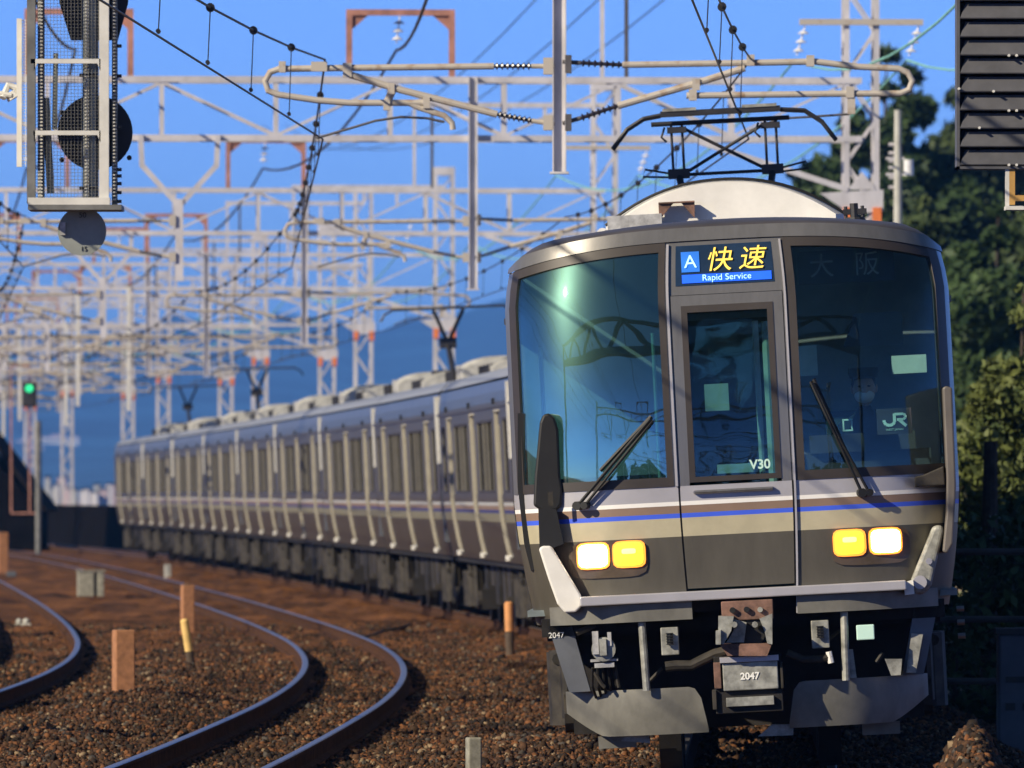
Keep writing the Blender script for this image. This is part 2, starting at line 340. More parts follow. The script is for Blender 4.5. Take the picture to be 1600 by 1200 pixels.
# ------------------------------------------------ carriage shape shared by all cars
def W(z): return 1.475-.045*max(0,(z-3.15)/.27)**1.5-.11*(max(0,(1.9-z))/.85)**1.6
def zroof(t): t=abs(t); return 3.70-.13*t*t-.12*max(0,(t-.8)/.2)**2
def zwin(t): return 3.54-.145*abs(t)**3
def depth(t,z):
    u=min(1,max(0,(abs(t)-.30)/.70)); d=.62*(1-math.sqrt(max(0,1-u**2.6)))
    if z>1.95: d+=.30*((z-1.95)/1.7)**2
    return d
def S(t,z): return Vector((t*W(z),depth(t,z),z))
def SN(t,z):
    e=.004; a=S(min(t+e,1),z)-S(max(t-e,-1),z); b=S(t,z+e)-S(t,z-e); n=a.cross(b); n.normalize()
    return n if n.y<0 or abs(t)>.97 else -n
def patch(mb,t0,t1,z0,z1,off=0,nt_=12,nz_=6,th=0.0):
    """curved slab on the nose surface; z0/z1 may be functions of t; th = thickness inwards"""
    f0=z0 if callable(z0) else (lambda t:z0); f1=z1 if callable(z1) else (lambda t:z1)
    g0=t0 if callable(t0) else (lambda q:t0); g1=t1 if callable(t1) else (lambda q:t1)
    P=[]
    for j in range(nz_+1):
        row=[]
        for i in range(nt_+1):
            q=j/nz_; ta=g0(q); tb=g1(q); t=ta+(tb-ta)*i/nt_; z=f0(t)+(f1(t)-f0(t))*q
            row.append((S(t,z),SN(t,z)))
        P.append(row)
    def idx(l,j,i): return l*(nt_+1)*(nz_+1)+j*(nt_+1)+i
    vs=[p+n*off for row in P for p,n in row]; fs=[(idx(0,j,i),idx(0,j,i+1),idx(0,j+1,i+1),idx(0,j+1,i)) for j in range(nz_) for i in range(nt_)]
    if th:
        vs+=[p+n*(off-th) for row in P for p,n in row]
        fs+=[(idx(1,j,i),idx(1,j+1,i),idx(1,j+1,i+1),idx(1,j,i+1)) for j in range(nz_) for i in range(nt_)]
        for i in range(nt_):
            fs.append((idx(0,0,i),idx(1,0,i),idx(1,0,i+1),idx(0,0,i+1))); fs.append((idx(0,nz_,i),idx(0,nz_,i+1),idx(1,nz_,i+1),idx(1,nz_,i)))
        for j in range(nz_):
            fs.append((idx(0,j,0),idx(0,j+1,0),idx(1,j+1,0),idx(1,j,0))); fs.append((idx(0,j,nt_),idx(1,j,nt_),idx(1,j+1,nt_),idx(0,j+1,nt_)))
    mb.add(vs,fs); return mb
CP,SP=math.cos(.052),math.sin(.052)
def px(u,v,s=238.0):                       # photograph measurement -> (x, z) on the train's nose
    a=(u-1179)/s; b=(1214-v)/s; return (a*CP+b*SP, b*CP-a*SP)
def side_grid(mb,side,ys,zs,holes,inset=0,ystart=None):
    """sheet of the car side between the y breaks and z breaks, leaving holes [(y0,y1,z0,z1)]"""
    ys=sorted(set(ys+[h[0] for h in holes]+[h[1] for h in holes])); zs=sorted(set(zs+[h[2] for h in holes]+[h[3] for h in holes]))
    zz=[]
    for a,b in zip(zs[:-1],zs[1:]):
        n=max(1,int((b-a)/.12)); zz+=[a+(b-a)*k/n for k in range(n)]
    zz.append(zs[-1])
    for i in range(len(ys)-1):
        for j in range(len(zz)-1):
            ym=(ys[i]+ys[i+1])/2; zm=(zz[j]+zz[j+1])/2
            if any(h[0]<ym<h[1] and h[2]<zm<h[3] for h in holes): continue
            q=[]
            for y,z in ((ys[i],zz[j]),(ys[i+1],zz[j]),(ys[i+1],zz[j+1]),(ys[i],zz[j+1])):
                yy=y if (ystart is None or i>0 or y!=ys[0]) else ystart(z)
                q.append((side*(W(z)-inset),yy,z))
            mb.add(q,[(0,1,2,3)])
def band(mb,side,y0,y1,z0,z1,off,nz_=3,th=.0):
    for j in range(nz_):
        a=z0+(z1-z0)*j/nz_; b=z0+(z1-z0)*(j+1)/nz_
        mb.add([(side*(W(a)+off),y0,a),(side*(W(a)+off),y1,a),(side*(W(b)+off),y1,b),(side*(W(b)+off),y0,b)],[(0,1,2,3)])
def slab(mb,side,y0,y1,z0,z1,o0,o1,nz_=8):   # thick piece following the side, offsets o0<o1 outward
    vs=[];n=nz_+1
    for j in range(n):
        z=z0+(z1-z0)*j/nz_
        for o in (o0,o1):
            for y in (y0,y1): vs.append((side*(W(z)+o),y,z))
    fs=[]
    for j in range(nz_):
        a=4*j;b=a+4
        fs+=[(a,a+1,b+1,b),(a+2,b+2,b+3,a+3),(a,b,b+2,a+2),(a+1,a+3,b+3,b+1)]
    fs+=[(0,2,3,1),(4*nz_,4*nz_+1,4*nz_+3,4*nz_+2)]
    mb.add(vs,fs)
LEN=19.55
DOORS=[(2.45,3.75),(9.1,10.4),(15.75,17.05)]
WINS=[(.85,1.75),(4.5,5.9),(6.05,6.8),(6.95,8.35),(11.15,12.55),(12.7,13.45),(13.6,15.0),(17.8,18.7)]
def car_sides(parent,y0,y1,doors,wins,ystart=None,extra=[]):
    for side in (-1,1):
        holes=[(a,b,1.13,3.02) for a,b in doors]+[(a,b,2.0,2.90) for a,b in wins]+extra
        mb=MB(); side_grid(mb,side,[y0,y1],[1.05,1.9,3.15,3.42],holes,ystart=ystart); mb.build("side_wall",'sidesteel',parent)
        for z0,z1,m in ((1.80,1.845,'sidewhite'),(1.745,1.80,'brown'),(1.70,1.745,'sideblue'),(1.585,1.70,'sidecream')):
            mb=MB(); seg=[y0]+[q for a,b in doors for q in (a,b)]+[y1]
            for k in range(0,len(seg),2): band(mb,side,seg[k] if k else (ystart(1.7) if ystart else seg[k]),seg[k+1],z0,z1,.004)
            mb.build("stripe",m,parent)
        mb=MB(); slab(mb,side,y0+.02 if not ystart else y0+.95,y1-.02,3.08,3.12,-.01,.03,1); mb.build("rain_gutter",'sidesteel',parent)
        for a,b in doors:
            d=MB(); slab(d,side,a,(a+b)/2-.006,1.13,3.02,-.08,-.04); slab(d,side,(a+b)/2+.006,b,1.13,3.02,-.08,-.04)
            dd=d.build("door",'sidesteel',parent)
            g=MB(); slab(g,side,a+.15,(a+b)/2-.12,1.95,2.85,-.04,-.036); slab(g,side,(a+b)/2+.12,b-.15,1.95,2.85,-.04,-.036); g.build("door_window",'winglass',dd)
            j=MB(); slab(j,side,b,b+.02,1.10,3.05,-.055,.006); slab(j,side,a,b,3.02,3.05,-.085,.010,1)
            j.build("door_jamb",'jamb',parent)
            st=MB(); st.box(*( (side*1.33,side*1.42) if side>0 else (-1.42,-1.33)),b-.02,b+.08,1.08,1.15); st.build("step_end",'acwhite',parent)
            lp=MB(); x=side*(W(3.0)+.03); lp.box(min(x,x-side*.05),max(x,x-side*.05),b-.1,b+.02,3.12,3.2); lp.build("door_lamp",'black',parent)
        for a,b in wins:
            fr=MB(); gl=MB()
            slab(gl,side,a,b,2.0,2.90,-.05,-.035,3)
            slab(fr,side,a-.03,a,1.97,2.93,-.05,.008,3); slab(fr,side,b,b+.03,1.97,2.93,-.05,.008,3); slab(fr,side,a,b,1.97,2.0,-.05,.008,1); slab(fr,side,a,b,2.90,2.93,-.05,.008,1)
            we=MB(); slab(we,side,b-.012,b,2.0,2.90,-.022,.0085,3); we.build("window_edge",'windowedge',parent)
            fr=fr.build("window_frame",'gasket',parent); gl.build("window_glass",'winglass',fr)
def car_roof(parent,y0,y1,front=None):
    N=24; mb=MB(); vs=[]; ts=[-1+2*i/N for i in range(N+1)]
    rows=[y0+(y1-y0)*k/8 for k in range(9)]
    for y in rows:
        for t in ts: vs.append((t*W(3.42),y,zroof(t)))
    fs=[(j*(N+1)+i,j*(N+1)+i+1,(j+1)*(N+1)+i+1,(j+1)*(N+1)+i) for j in range(8) for i in range(N)]
    mb.add(vs,fs); mb.mi=[1 if (f%N) in (0,1,2,N-3,N-2,N-1) else 0 for f in range(len(fs))]
    return mb.build("roof",['roof','sideroof'],parent,True)
def wheel(mb,x,y,z,r=.43):
    s=1 if x>0 else -1
    mb.tube([(x-.065*s,y,z),(x+.05*s,y,z)],r,20); mb.tube([(x-.10*s,y,z),(x-.065*s,y,z)],r+.03,20)
def bogie(parent,y):
    b=MB()
    for s in (-1,1):
        b.box(min(s*.98,s*1.12),max(s*.98,s*1.12),y-.55,y+.55,.42,.62)
        for dy in (-1.05,1.05):
            b.bar((s*1.05,y+dy*.5,.55),(s*1.05,y+dy,.62),.13,.16); b.box(min(s*.95,s*1.18),max(s*.95,s*1.18),y+dy-.14,y+dy+.14,.30,.58)
    b.tube([(-1,y-1.05,.43),(1,y-1.05,.43)],.08,8); b.tube([(-1,y+1.05,.43),(1,y+1.05,.43)],.08,8)
    b.box(-.9,.9,y-.2,y+.2,.45,.7)
    bo=b.build("bogie",'under',parent)
    for s in (-1,1):
        for dy in (-1.05,1.05): q=MB(); wheel(q,s*.56,y+dy,.43); q.build("wheel",'under',bo)
        d=MB()
        d.tube([(s*1.2,y-.35,.35),(s*1.2,y-.35,.85)],.16,12); d.tube([(s*1.2,y+.35,.35),(s*1.2,y+.35,.85)],.16,12)
        for dy in (-1.05,1.05):
            d.tube([(s*1.17,y+dy,.44),(s*1.24,y+dy,.44)],.13,12); d.tube([(s*1.22,y+dy*.72,.40),(s*1.22,y+dy*.72,1.0)],.045,8)
        d.tube([(s*1.28,y-.5,.8),(s*1.28,y+.7,.8)],.04,8)
        d.build("suspension",'undergrey',bo)
def underfloor(parent,y0,y1):
    b=MB(); g=MB(); rr=random.Random(3)
    y=y0
    while y<y1-.6:
        l=rr.uniform(.7,1.6); l=min(l,y1-y); h=rr.uniform(.30,.6)
        for s in (-1,1):
            x=s*rr.uniform(1.16,1.22); b=MB()
            b.box(min(x,s*.3),max(x,s*.3),y,y+l-.12,1.0-h,1.02); b.box(min(x,x+s*.02),max(x,x+s*.02),y+.1,y+.16,1.0-h,1.0)
            b.build("equipment_box",'undergrey' if rr.random()<.25 else 'under',parent)
        y+=l
    f=MB(); f.box(-1.33,1.33,.3,LEN-.1,.98,1.10); f.build("underframe",'under',parent)
    # stray tall posts seen between bogies
def ac_box(parent,y0,y1,w=1.5,h=.42,m='acwhite'):
    mb=MB(); vs=[];N=10
    for y,k in ((y0,1),(y0+.25,0),(y1-.25,0),(y1,1)):
        for i in range(N+1):
            x=-w/2+w*i/N; z=3.70+(h-.08*(abs(2*x/w)**3)*2)*(1 if not k else .8)
            vs.append((x*(1 if not k else .97),y,z))
        vs+=[(w/2,y,3.56),(-w/2,y,3.56)]
    n=N+3
    fs=[(j*n+i,j*n+(i+1)%n,(j+1)*n+(i+1)%n,(j+1)*n+i) for j in range(3) for i in range(n)]+[tuple(range(n))[::-1],tuple(range(3*n,4*n))]
    mb.add(vs,fs); o=mb.build("air_conditioner",m,parent)
    g=MB()
    for s in (-1,1):
        for k in range(9):
            y=y0+.4+(y1-y0-.8)*k/8; g.box(min(s*w/2,s*(w/2+.012)),max(s*w/2,s*(w/2+.012)),y,y+.04,3.70,3.92)
    g.build("vent_grille",'acgrey',o)
    return o
def end_walls(parent,front=True,back=True):
    for y,f in ((0.02,front),(LEN,back)):
        if not f: continue
        poly=[(-W(1.05),1.05)]+[(-W(z),z) for z in (1.4,1.9,3.15,3.42)]+[(t*W(3.42),zroof(t)) for t in np.linspace(-1,1,17)][1:-1]+[(W(z),z) for z in (3.42,3.15,1.9,1.4,1.05)]
        mb=MB(); mb.prism(poly,y-.02,y+.02); mb.build("end_wall",'sidesteel',parent)
        mb=MB(); yy=(y-.25,y) if y<1 else (y,y+.2)
        mb.box(-.55,.55,yy[0],yy[1],1.1,3.2); mb.build("gangway_bellows",'black',parent)
        if y<1:
            h=MB(); h2=MB()
            for s in (-1,1):
                h.box(min(s*1.51,s*1.40),max(s*1.51,s*1.40),y-.2,y-.02,2.40,3.38); h2.box(min(s*1.46,s*1.38),max(s*1.46,s*1.38),y-.2,y-.02,1.25,2.39)
            h.build("gap_hood",'cagewhite',parent); h2.build("gap_hood",'plowside',parent)
def small_panto(parent,y):
    p=MB(); r=.022
    p.box(-.95,.95,y-.15,y-.08,5.02,5.06); p.box(-.95,.95,y+.08,y+.15,5.02,5.06)
    for s in (-1,1): p.tube([(s*.95,y,5.03),(s*1.08,y,4.97),(s*1.15,y,4.85)],r,6)
    p.tube([(-.25,y,5.0),(0,y+.5,4.45)],.035,6); p.tube([(.25,y,5.0),(0,y+.5,4.45)],.035,6); p.tube([(0,y+.5,4.45),(0,y-.6,3.95)],.05,6)
    p.box(-.35,.35,y-.9,y-.3,3.85,3.98); p.box(-.14,.14,y+.38,y+.6,4.36,4.54)
    p.build("pantograph",'signalblack',parent)

def place_car(root,k):
    y0=YL(k*20); y1=YL(k*20+19.6); a=TP(y0); b=TP(y1); d=(b-a)
    root.location=a; root.rotation_euler=(0,-.052 if k<5 else -.052+.006*min(5,k-4),-math.atan2(d.x,d.y))

# ---------------------- intermediate carriage and its copies
mid=empty("train_carriage")
car_sides(mid,0,LEN,DOORS,WINS); car_roof(mid,0,LEN); end_walls(mid); bogie(mid,2.9); bogie(mid,LEN-2.9); underfloor(mid,4.9,LEN-4.9)
ac_box(mid,1.0,1.8,1.15,.26,'acpale'); ac_box(mid,8.4,10.2,1.2,.33,'acpale')
mb=MB(); mb.box(-.45,.45,3.0,6.6,3.60,3.86); mb.box(-.5,.5,12.6,15,3.60,3.88); mb.build('roof_gap_dark_box','under',mid)  # dark boxes added to keep the gaps between the roof units dark
mb=MB(); mb.box(-.25,.25,4.2,4.9,3.66,3.86); mb.box(-.3,.3,11.5,12.4,3.66,3.82); mb.box(-.2,.2,18.2,18.9,3.66,3.85); mb.build("roof_vent",'acgrey',mid)
ordn=['second','third','fourth','fifth','sixth','seventh','eighth','ninth','tenth','eleventh','twelfth']
for k in range(1,12):
    c=mid if k==1 else copy_tree(mid)
    place_car(c,k)
    lab='%s carriage from the front of the silver train, stripes along its side'%ordn[k-1]
    if k==11: lab='last and farthest carriage of the silver train, at its left end in the photo'
    tag(c,lab,'train carriage','silver carriages behind the leading car')
    if k in (5,9,11): small_panto(c,2.5)

# ------------------------------------------------ leading car
fc=empty("train_leading_car")
tag(fc,'leading car of the silver commuter train with lit headlights and Rapid Service display','train carriage')
y0=YL(0); a=TP(y0); b=TP(YL(19.6)); d=b-a
fc.location=a; fc.rotation_euler=(0,-.052,-math.atan2(d.x,d.y))
D0_,D1_=-.255,.255            # door half width in t
# nose shell: pieces around the openings
WL=(-.975,-.275); WR=(.27,.975)
def zc(t): return min(zwin(t)+.088,zroof(t)-.02)
mb=MB()
patch(mb,-1,-.975,1.93,zwin,0,2,12); patch(mb,.975,1,1.93,zwin,0,2,12)          # corner pillars
patch(mb,-.275,-.252,1.93,zwin,0,2,12); patch(mb,.252,.27,1.93,zwin,0,2,12)      # door pillars
patch(mb,-.252,.252,3.185,3.245,0,6,2); patch(mb,-.252,-.225,3.245,3.51,0,2,3); patch(mb,.22,.252,3.245,3.51,0,2,3)
patch(mb,-.252,.252,3.51,zwin,0,6,1)
patch(mb,-1,1,zwin,zc,.012,60,3)                                                    # band above the windows
mb.build("nose_shell",'front',fc,True)
def nosebelt(name,m,z0,z1,off=0):
    for t0,t1 in ((-1,-.2575),(.2575,1)):
        q=MB(); patch(q,t0,t1,z0,z1,off,28,2); q.build(name,m,fc,True)
nosebelt("belt_panel",'beltgrey',1.83,1.93); nosebelt("stripe",'white',1.803,1.83,.001); nosebelt("stripe",'brown',1.752,1.803,.0); nosebelt("stripe",'blue',1.722,1.752,.0); nosebelt("stripe",'cream',1.60,1.722,.0)
for t0,t1 in ((-1,-.2575),(.2575,1)):
    q=MB(); patch(q,t0,t1,1.06,1.60,0,28,6); q.build("lower_panel",'frontlow',fc,True)
# roof dome over the nose
mb=MB(); N=40;Rr=10; vs=[]
for j in range(Rr+1):
    q=j/Rr
    for i in range(N+1):
        t=-1+2*i/N; p=S(t,zc(t)); ztop=zroof(t); yb=1.25
        an=q*math.pi/2; y=p.y-.012+(yb-p.y)*(1-math.cos(an)); z=p.z+(ztop-p.z)*math.sin(an); x=t*(W(zc(t))*(1-q)+W(3.42)*q)
        vs.append((x,y,z))
mb.add(vs,[(j*(N+1)+i,j*(N+1)+i+1,(j+1)*(N+1)+i+1,(j+1)*(N+1)+i) for j in range(Rr) for i in range(N)])
mb.build("roof_brow",'roof',fc,True)
car_roof(fc,1.25,LEN)
# sides from the nose corner back
car_sides(fc,.62,LEN,[(4.3,5.6)]+DOORS[1:],[(6.2,7.4),(7.55,8.5)]+WINS[4:],ystart=lambda z:depth(1,z),extra=[(1.35,2.05,2.05,3.0),(2.35,3.0,1.2,3.0)])
for s in (-1,1):
    g=MB(); slab(g,s,1.35,2.05,2.05,3.0,-.03,-.022,3); g.build("cab_side_window",'glassdark',fc)
    g=MB(); slab(g,s,2.35,3.0,1.2,3.0,-.06,-.03,6); g.build("cab_door",'sidesteel',fc)
end_walls(fc,False,True); bogie(fc,2.9); bogie(fc,LEN-2.9); underfloor(fc,4.9,LEN-4.9)
# window gaskets (frames) and glass
def ring(t0,t1,z0,z1f,wt,wz,off,name,m,th=.03,nt_=20):
    q=MB()
    patch(q,t0,t0+wt,z0,z1f,off,2,12,th); patch(q,t1-wt,t1,z0,z1f,off,2,12,th)
    patch(q,t0+wt,t1-wt,z0,z0+wz,off,nt_,1,th)
    top=(lambda t:z1f(t)-wz) if callable(z1f) else z1f-wz
    patch(q,t0+wt,t1-wt,top,z1f,off,nt_,1,th)
    return q.build(name,m,fc,True)
ring(-.975,-.275,1.93,zwin,.030,.062,.006,"windscreen_frame",'gasket'); ring(.27,.975,1.93,zwin,.040,.062,.006,"windscreen_frame",'gasket')
q=MB(); patch(q,-.945,-.305,1.99,lambda t:zwin(t)-.06,-.006,30,16,.008); q.build("windscreen",'glass',fc,True)
q=MB(); patch(q,.31,.935,1.99,lambda t:zwin(t)-.06,-.006,30,16,.008); q.build("windscreen",'glassdark',fc,True)
# bright window-edge trim by the door
q=MB(); patch(q,.2575,.2665,1.06,3.52,.018,1,20,.03); patch(q,-.2685,-.2575,1.93,3.52,.018,1,20,.03); q.build("door_edge_trim",'beltgrey',fc,True)
# gangway door
def dpatch(t0,t1,z0,z1,off,m,name,par,th=0,n=6): q=MB(); patch(q,t0,t1,z0,z1,off,n,max(2,int((z1-z0)/.15)),th); return q.build(name,m,par,True)
q=MB()
patch(q,-.249,-.205,1.93,3.18,.006,2,10,.04); patch(q,.205,.249,1.93,3.18,.006,2,10,.04); patch(q,-.205,.205,3.11,3.18,.006,6,1,.04)
door=q.build("gangway_door",'front',fc,True)
dpatch(-.249,.249,1.83,1.93,.006,'beltgrey','door_panel',door,.03); dpatch(-.249,.249,1.803,1.83,.007,'white','stripe',door,.03)
dpatch(-.249,.249,1.752,1.803,.006,'brown','stripe',door,.03); dpatch(-.249,.249,1.722,1.752,.006,'blue','stripe',door,.03); dpatch(-.249,.249,1.60,1.722,.006,'cream','stripe',door,.03)
dpatch(-.249,.249,1.255,1.60,.006,'frontlow','door_panel',door,.03)
q=MB(); patch(q,-.205,-.178,1.95,3.11,.012,1,10,.04); patch(q,.178,.205,1.95,3.11,.012,1,10,.04); patch(q,-.178,.178,1.95,1.985,.012,6,1,.04); patch(q,-.178,.178,3.065,3.11,.012,6,1,.04)
q.build("door_window_frame",'gasket',door,True)
dpatch(-.178,.178,1.985,3.065,-.004,'glassdark','door_window',door,.008)
q=MB(); q.tube([(-.27,-.035,1.885),(.24,-.035,1.885)],.012,8); q.tube([(-.27,-.035,1.885),(-.27,0,1.885)],.012,8); q.tube([(.24,-.035,1.885),(.24,0,1.885)],.012,8); q.build("door_rail",'steel',door)
# dark gaps round the door
q=MB(); patch(q,-.2575,-.249,1.2,3.19,-.01,1,12,.01); patch(q,.249,.2575,1.2,3.19,-.01,1,12,.01); patch(q,-.25,.25,3.18,3.186,-.01,2,1,.01); q.build("door_seal",'black',fc)
text("V30","unit_number",.085,'decal',fc,(.165,-.004+depth(0,2.05),2.045),bold=.002)
# destination displays
dpatch(-.225,.22,3.245,3.51,.004,'display','service_display',fc,.02)
yd=depth(0,3.38)-.012; sg=[o for o in fc.children if o.name.startswith('service_display')][0]
tl_=R(90)-math.atan(.30*2*(3.38-1.95)/1.7**2)
def on_disp(mb,x0,x1,z0,z1,off):
    f=lambda z:depth(0,z)-off
    mb.add([(x0,f(z0),z0),(x1,f(z0),z0),(x1,f(z1),z1),(x0,f(z1),z1)],[(0,1,2,3)])
q=MB(); on_disp(q,-.285,.305,3.262,3.318,.010); q.build("display_band",'ledblue',sg)
q=MB(); on_disp(q,-.285,-.165,3.335,3.47,.010); q.build("display_square",'ledblue2',sg)
text("A","service_letter",.125,'ledpale',sg,(-.225,depth(0,3.40)-.016,3.40),(tl_,0,0))
text("快","service_kanji",.175,'led',sg,(-.04,depth(0,3.40)-.014,3.40),(tl_,0,0),shear=.22)
text("速","service_kanji",.175,'led',sg,(.175,depth(0,3.40)-.014,3.40),(tl_,0,0),shear=.22)
text("Rapid Service","service_name",.06,'ledpale',sg,(.01,depth(0,3.29)-.014,3.291),(tl_,0,0))
# dim destination display behind the right windscreen
q=MB(); q.box(.48,1.12,.62,.66,3.22,3.44); ds=q.build("destination_display",'cabdark',fc)
text("大","destination_kanji",.17,'leddim',ds,(.64,.612,3.33)); text("阪","destination_kanji",.17,'leddim',ds,(.94,.612,3.33))
# headlight clusters
def rr_patch(xc,zc_,w,h,off,th,name,m,par,pw=5):
    n=28; cx=[];
    for i in range(n):
        an=2*math.pi*i/n; c,s=math.cos(an),math.sin(an)
        r=1/((abs(c)**pw+abs(s)**pw)**(1/pw)); cx.append((xc+w/2*c*r,zc_+h/2*s*r))
    q=MB(); vs=[]
    for o_ in (off,off-th):
        for x,z in cx:
            t=x/W(z); vs.append(S(t,z)+SN(t,z)*o_)
    t=xc/W(zc_); vs.append(S(t,zc_)+SN(t,zc_)*(off+.006))
    fs=[(i,(i+1)%n,2*n) for i in range(n)]+[(i,n+i,n+(i+1)%n,(i+1)%n) for i in range(n)]
    q.add(vs,fs); return q.build(name,m,par,True)
for s in (-1,1):
    hb=rr_patch(s*.86,1.475,.51,.245,.012,.03,"lamp_housing",'lens',fc)
    rr_patch(s*.955,1.502,.214,.178,.024,.03,"lamp_rim",'lamprim',hb); rr_patch(s*.722,1.502,.214,.178,.024,.03,"lamp_rim",'lamprim',hb)
    rr_patch(s*.955,1.502,.185,.150,.030,.03,"headlight",'headwhite',hb); rr_patch(s*.722,1.502,.185,.150,.030,.03,"amber_lamp",'headamber',hb)
    rr_patch(s*.722,1.522,.09,.035,.038,.01,"lamp_filament",'ambercore',hb)
# wipers
def wiper(p0,p1,q1):
    a=px(*p0); b=px(*p1); c=px(*q1)
    def P(x,z,o): t=x/W(z); return S(t,z)+SN(t,z)*o
    m_=MB(); m_.tube([P(a[0],a[1],.05),P((a[0]+b[0])/2,(a[1]+b[1])/2,.075),P(b[0],b[1],.05)],.012,6)
    m_.tube([P(a[0]+.045,a[1]+.0,.05),P((a[0]+c[0])/2+.022,(a[1]+c[1])/2,.075),P(b[0]+.015,b[1]-.01,.045)],.010,6)
    m_.tube([P(a[0],a[1],0),P(a[0],a[1],.08)],.03,10); m_.tube([P(a[0]+.045,a[1],0),P(a[0]+.045,a[1],.08)],.025,10)
    o=m_.build("wiper",'black',fc)
    bl=MB(); bl.tube([P(b[0]-(b[0]-a[0])*.02+.015,b[1]+.02,.02),P(b[0]*.3+a[0]*.7,b[1]*.3+a[1]*.7+.06,.022)],.014,6); bl.build("wiper_blade",'black',o)
wiper((912,790),(1022,656),(1025,660)); wiper((1350,770),(1272,598),(1270,602))
# anti-climber sill and bumper beam with the coupler cut-out
q=MB(); q.prism([(-1.06,1.175),(1.08,1.175),(1.08,1.238),(-1.06,1.238)],-.10,.12); bevel(q.build("sill",'beltgrey',fc),.008)
for x0,x1 in ((-1.27,-.33),(.36,1.29)):
    q=MB(); n=16; vs=[]
    for i in range(n+1):
        x=x0+(x1-x0)*i/n; yb=max(-.05,depth(x/1.39,1.1)-.06)
        for y,z in ((yb,1.175),(yb+.01,1.055),(yb+.5,1.055),(yb+.5,1.175)): vs.append((x,y,z))
    fs=[(4*i+k,4*i+(k+1)%4,4*i+4+(k+1)%4,4*i+4+k) for i in range(n) for k in range(4)]+[(0,1,2,3),(4*n+3,4*n+2,4*n+1,4*n)]
    q.add(vs,fs); q.build("bumper_beam",'plow',fc,True)
q=MB(); q.box(-1.3,1.3,.45,.6,.95,1.2); q.box(-.34,.37,.1,.5,1.10,1.18); q.build("headstock",'under',fc)
# plough, raked stays, steps
def plowpart(s,poly,m='plow'):
    q=MB(); n=24; vs=[]; xs=[poly[0]+(poly[1]-poly[0])*i/n for i in range(n+1)]
    for x in xs:
        u=abs(x)/1.2; yb=.05+.55*max(0,(u-.35)/.65)**2.4
        # rounded inner corner and raked outer corner
        inner=min(1,max(0,(abs(x)-.27)/.10)); top=.335+.275*math.sqrt(max(0,1-(1-inner)**2)) if abs(x)<.37 else .61
        bot=.305+ (.16*max(0,(abs(x)-.95)/.25)**1.2)
        for y,z in ((yb,top),(yb-.0,(top+bot)/2+.02),(yb+.05,bot),(yb+.08,bot),(yb+.04,top)): vs.append((x,y,z))
    fs=[(5*i+k,5*i+(k+1)%5,5*i+5+(k+1)%5,5*i+5+k) for i in range(n) for k in range(5)]+[(0,1,2,3,4),tuple(5*n+k for k in (4,3,2,1,0))]
    q.add(vs,fs); q.build("snow_plough",m,fc,True)
plowpart(-1,(-1.20,-.262)); plowpart(1,(.27,1.20))
for s in (-1,1):
    q=MB(); q.prism([(s*1.285,1.05),(s*1.13,1.05),(s*1.03,.61),(s*1.17,.61)],.30,.55); q.build("raked_stay",'plowside',fc)
    q=MB(); q.tube([(s*.665,.02,1.05),(s*.655,.02,.60)],.026,10); q.build("support_post",'cast',fc)
    q=MB(); q.box(min(s*.75,s*1.0),max(s*.75,s*1.0),.6,.75,.22,.30); q.build("footplate",'plow',fc)
    # body flank below the floor at the corner
    q=MB(); q.box(min(s*1.22,s*1.33),max(s*1.22,s*1.33),.5,3,.98,1.06); q.build("skirt",'plowside',fc)
q=MB(); q.prism([px(985,1147),px(1020,1147),px(1020,1163),px(975,1160)],.3,.4); q.prism([px(1212,1133),px(1245,1133),px(1245,1150),px(1190,1152)],.2,.3); q.build("plough_foot",'cast',fc)
text("2047","fleet_number",.052,'decalwhite',fc,(px(873,994)[0],.293,px(873,994)[1]))
# coupler and its gear
def pbox(u0,v0,u1,v1,ya,yb,name,m,par,bev=.006):
    x0,z1=px(u0,v0); x1,z0=px(u1,v1); q=MB(); q.box(min(x0,x1),max(x0,x1),ya,yb,min(z0,z1),max(z0,z1)); return bevel(q.build(name,m,par),bev)
cp=pbox(1132,940,1214,966,-.18,.2,"coupler_head",'rustmetal',fc)
for u,v,r_,m in ((1150,953,.020,'black'),(1172,952,.020,'black'),(1193,952,.018,'cast')):
    x,z=px(u,v); q=MB(); q.tube([(x,-.21,z),(x,-.17,z)],r_,10); q.build("bolt",m,cp)
q=MB()
q.prism([px(1128,962),px(1152,962),px(1148,985),px(1136,1006),px(1128,1004)],-.30,-.05); q.prism([px(1192,966),px(1212,958),px(1212,1006),px(1204,1004),px(1200,985)],-.30,-.05)
q.prism([px(1124,985),px(1132,983),px(1132,1006),px(1124,1006)],-.33,-.1); q.build("coupler_jaw",'cast',cp)
q=MB(); q.prism([px(1150,966),px(1172,972),px(1168,1003),px(1140,1004),px(1152,985)],-.20,-.04); q.build("coupler_tongue",'cast',cp)
q=MB(); q.prism([px(1172,966),px(1196,966),px(1202,990),px(1196,1004),px(1166,1004)],-.16,-.02); q.build("coupler_mouth",'black',cp)
q=MB(); q.prism([px(1130,1006),px(1212,1004),px(1204,1024),px(1142,1024)],-.24,.1); q.build("coupler_base",'rustmetal',cp)
q=MB(); q.tube([(.02,.0,.90),(.02,1.6,.9)],.11,12); q.build("coupler_shank",'under',cp)
for u in (1153,1185):
    x,z=px(u,975); q=MB(); q.tube([(x,-.34,z),(x,-.19,z)],.02,8); q.build("coupler_pin",'cast',cp)
jb=pbox(1120,1026,1230,1110,-.12,.15,"jumper_box",'under',fc)
pbox(1134,1036,1222,1075,-.16,-.12,"number_plate",'cast',jb)
x,z=px(1177,1056); text("2047","fleet_number",.062,'decalwhite',jb,(x,-.164,z),bold=.002,rot=(R(90),0,0))
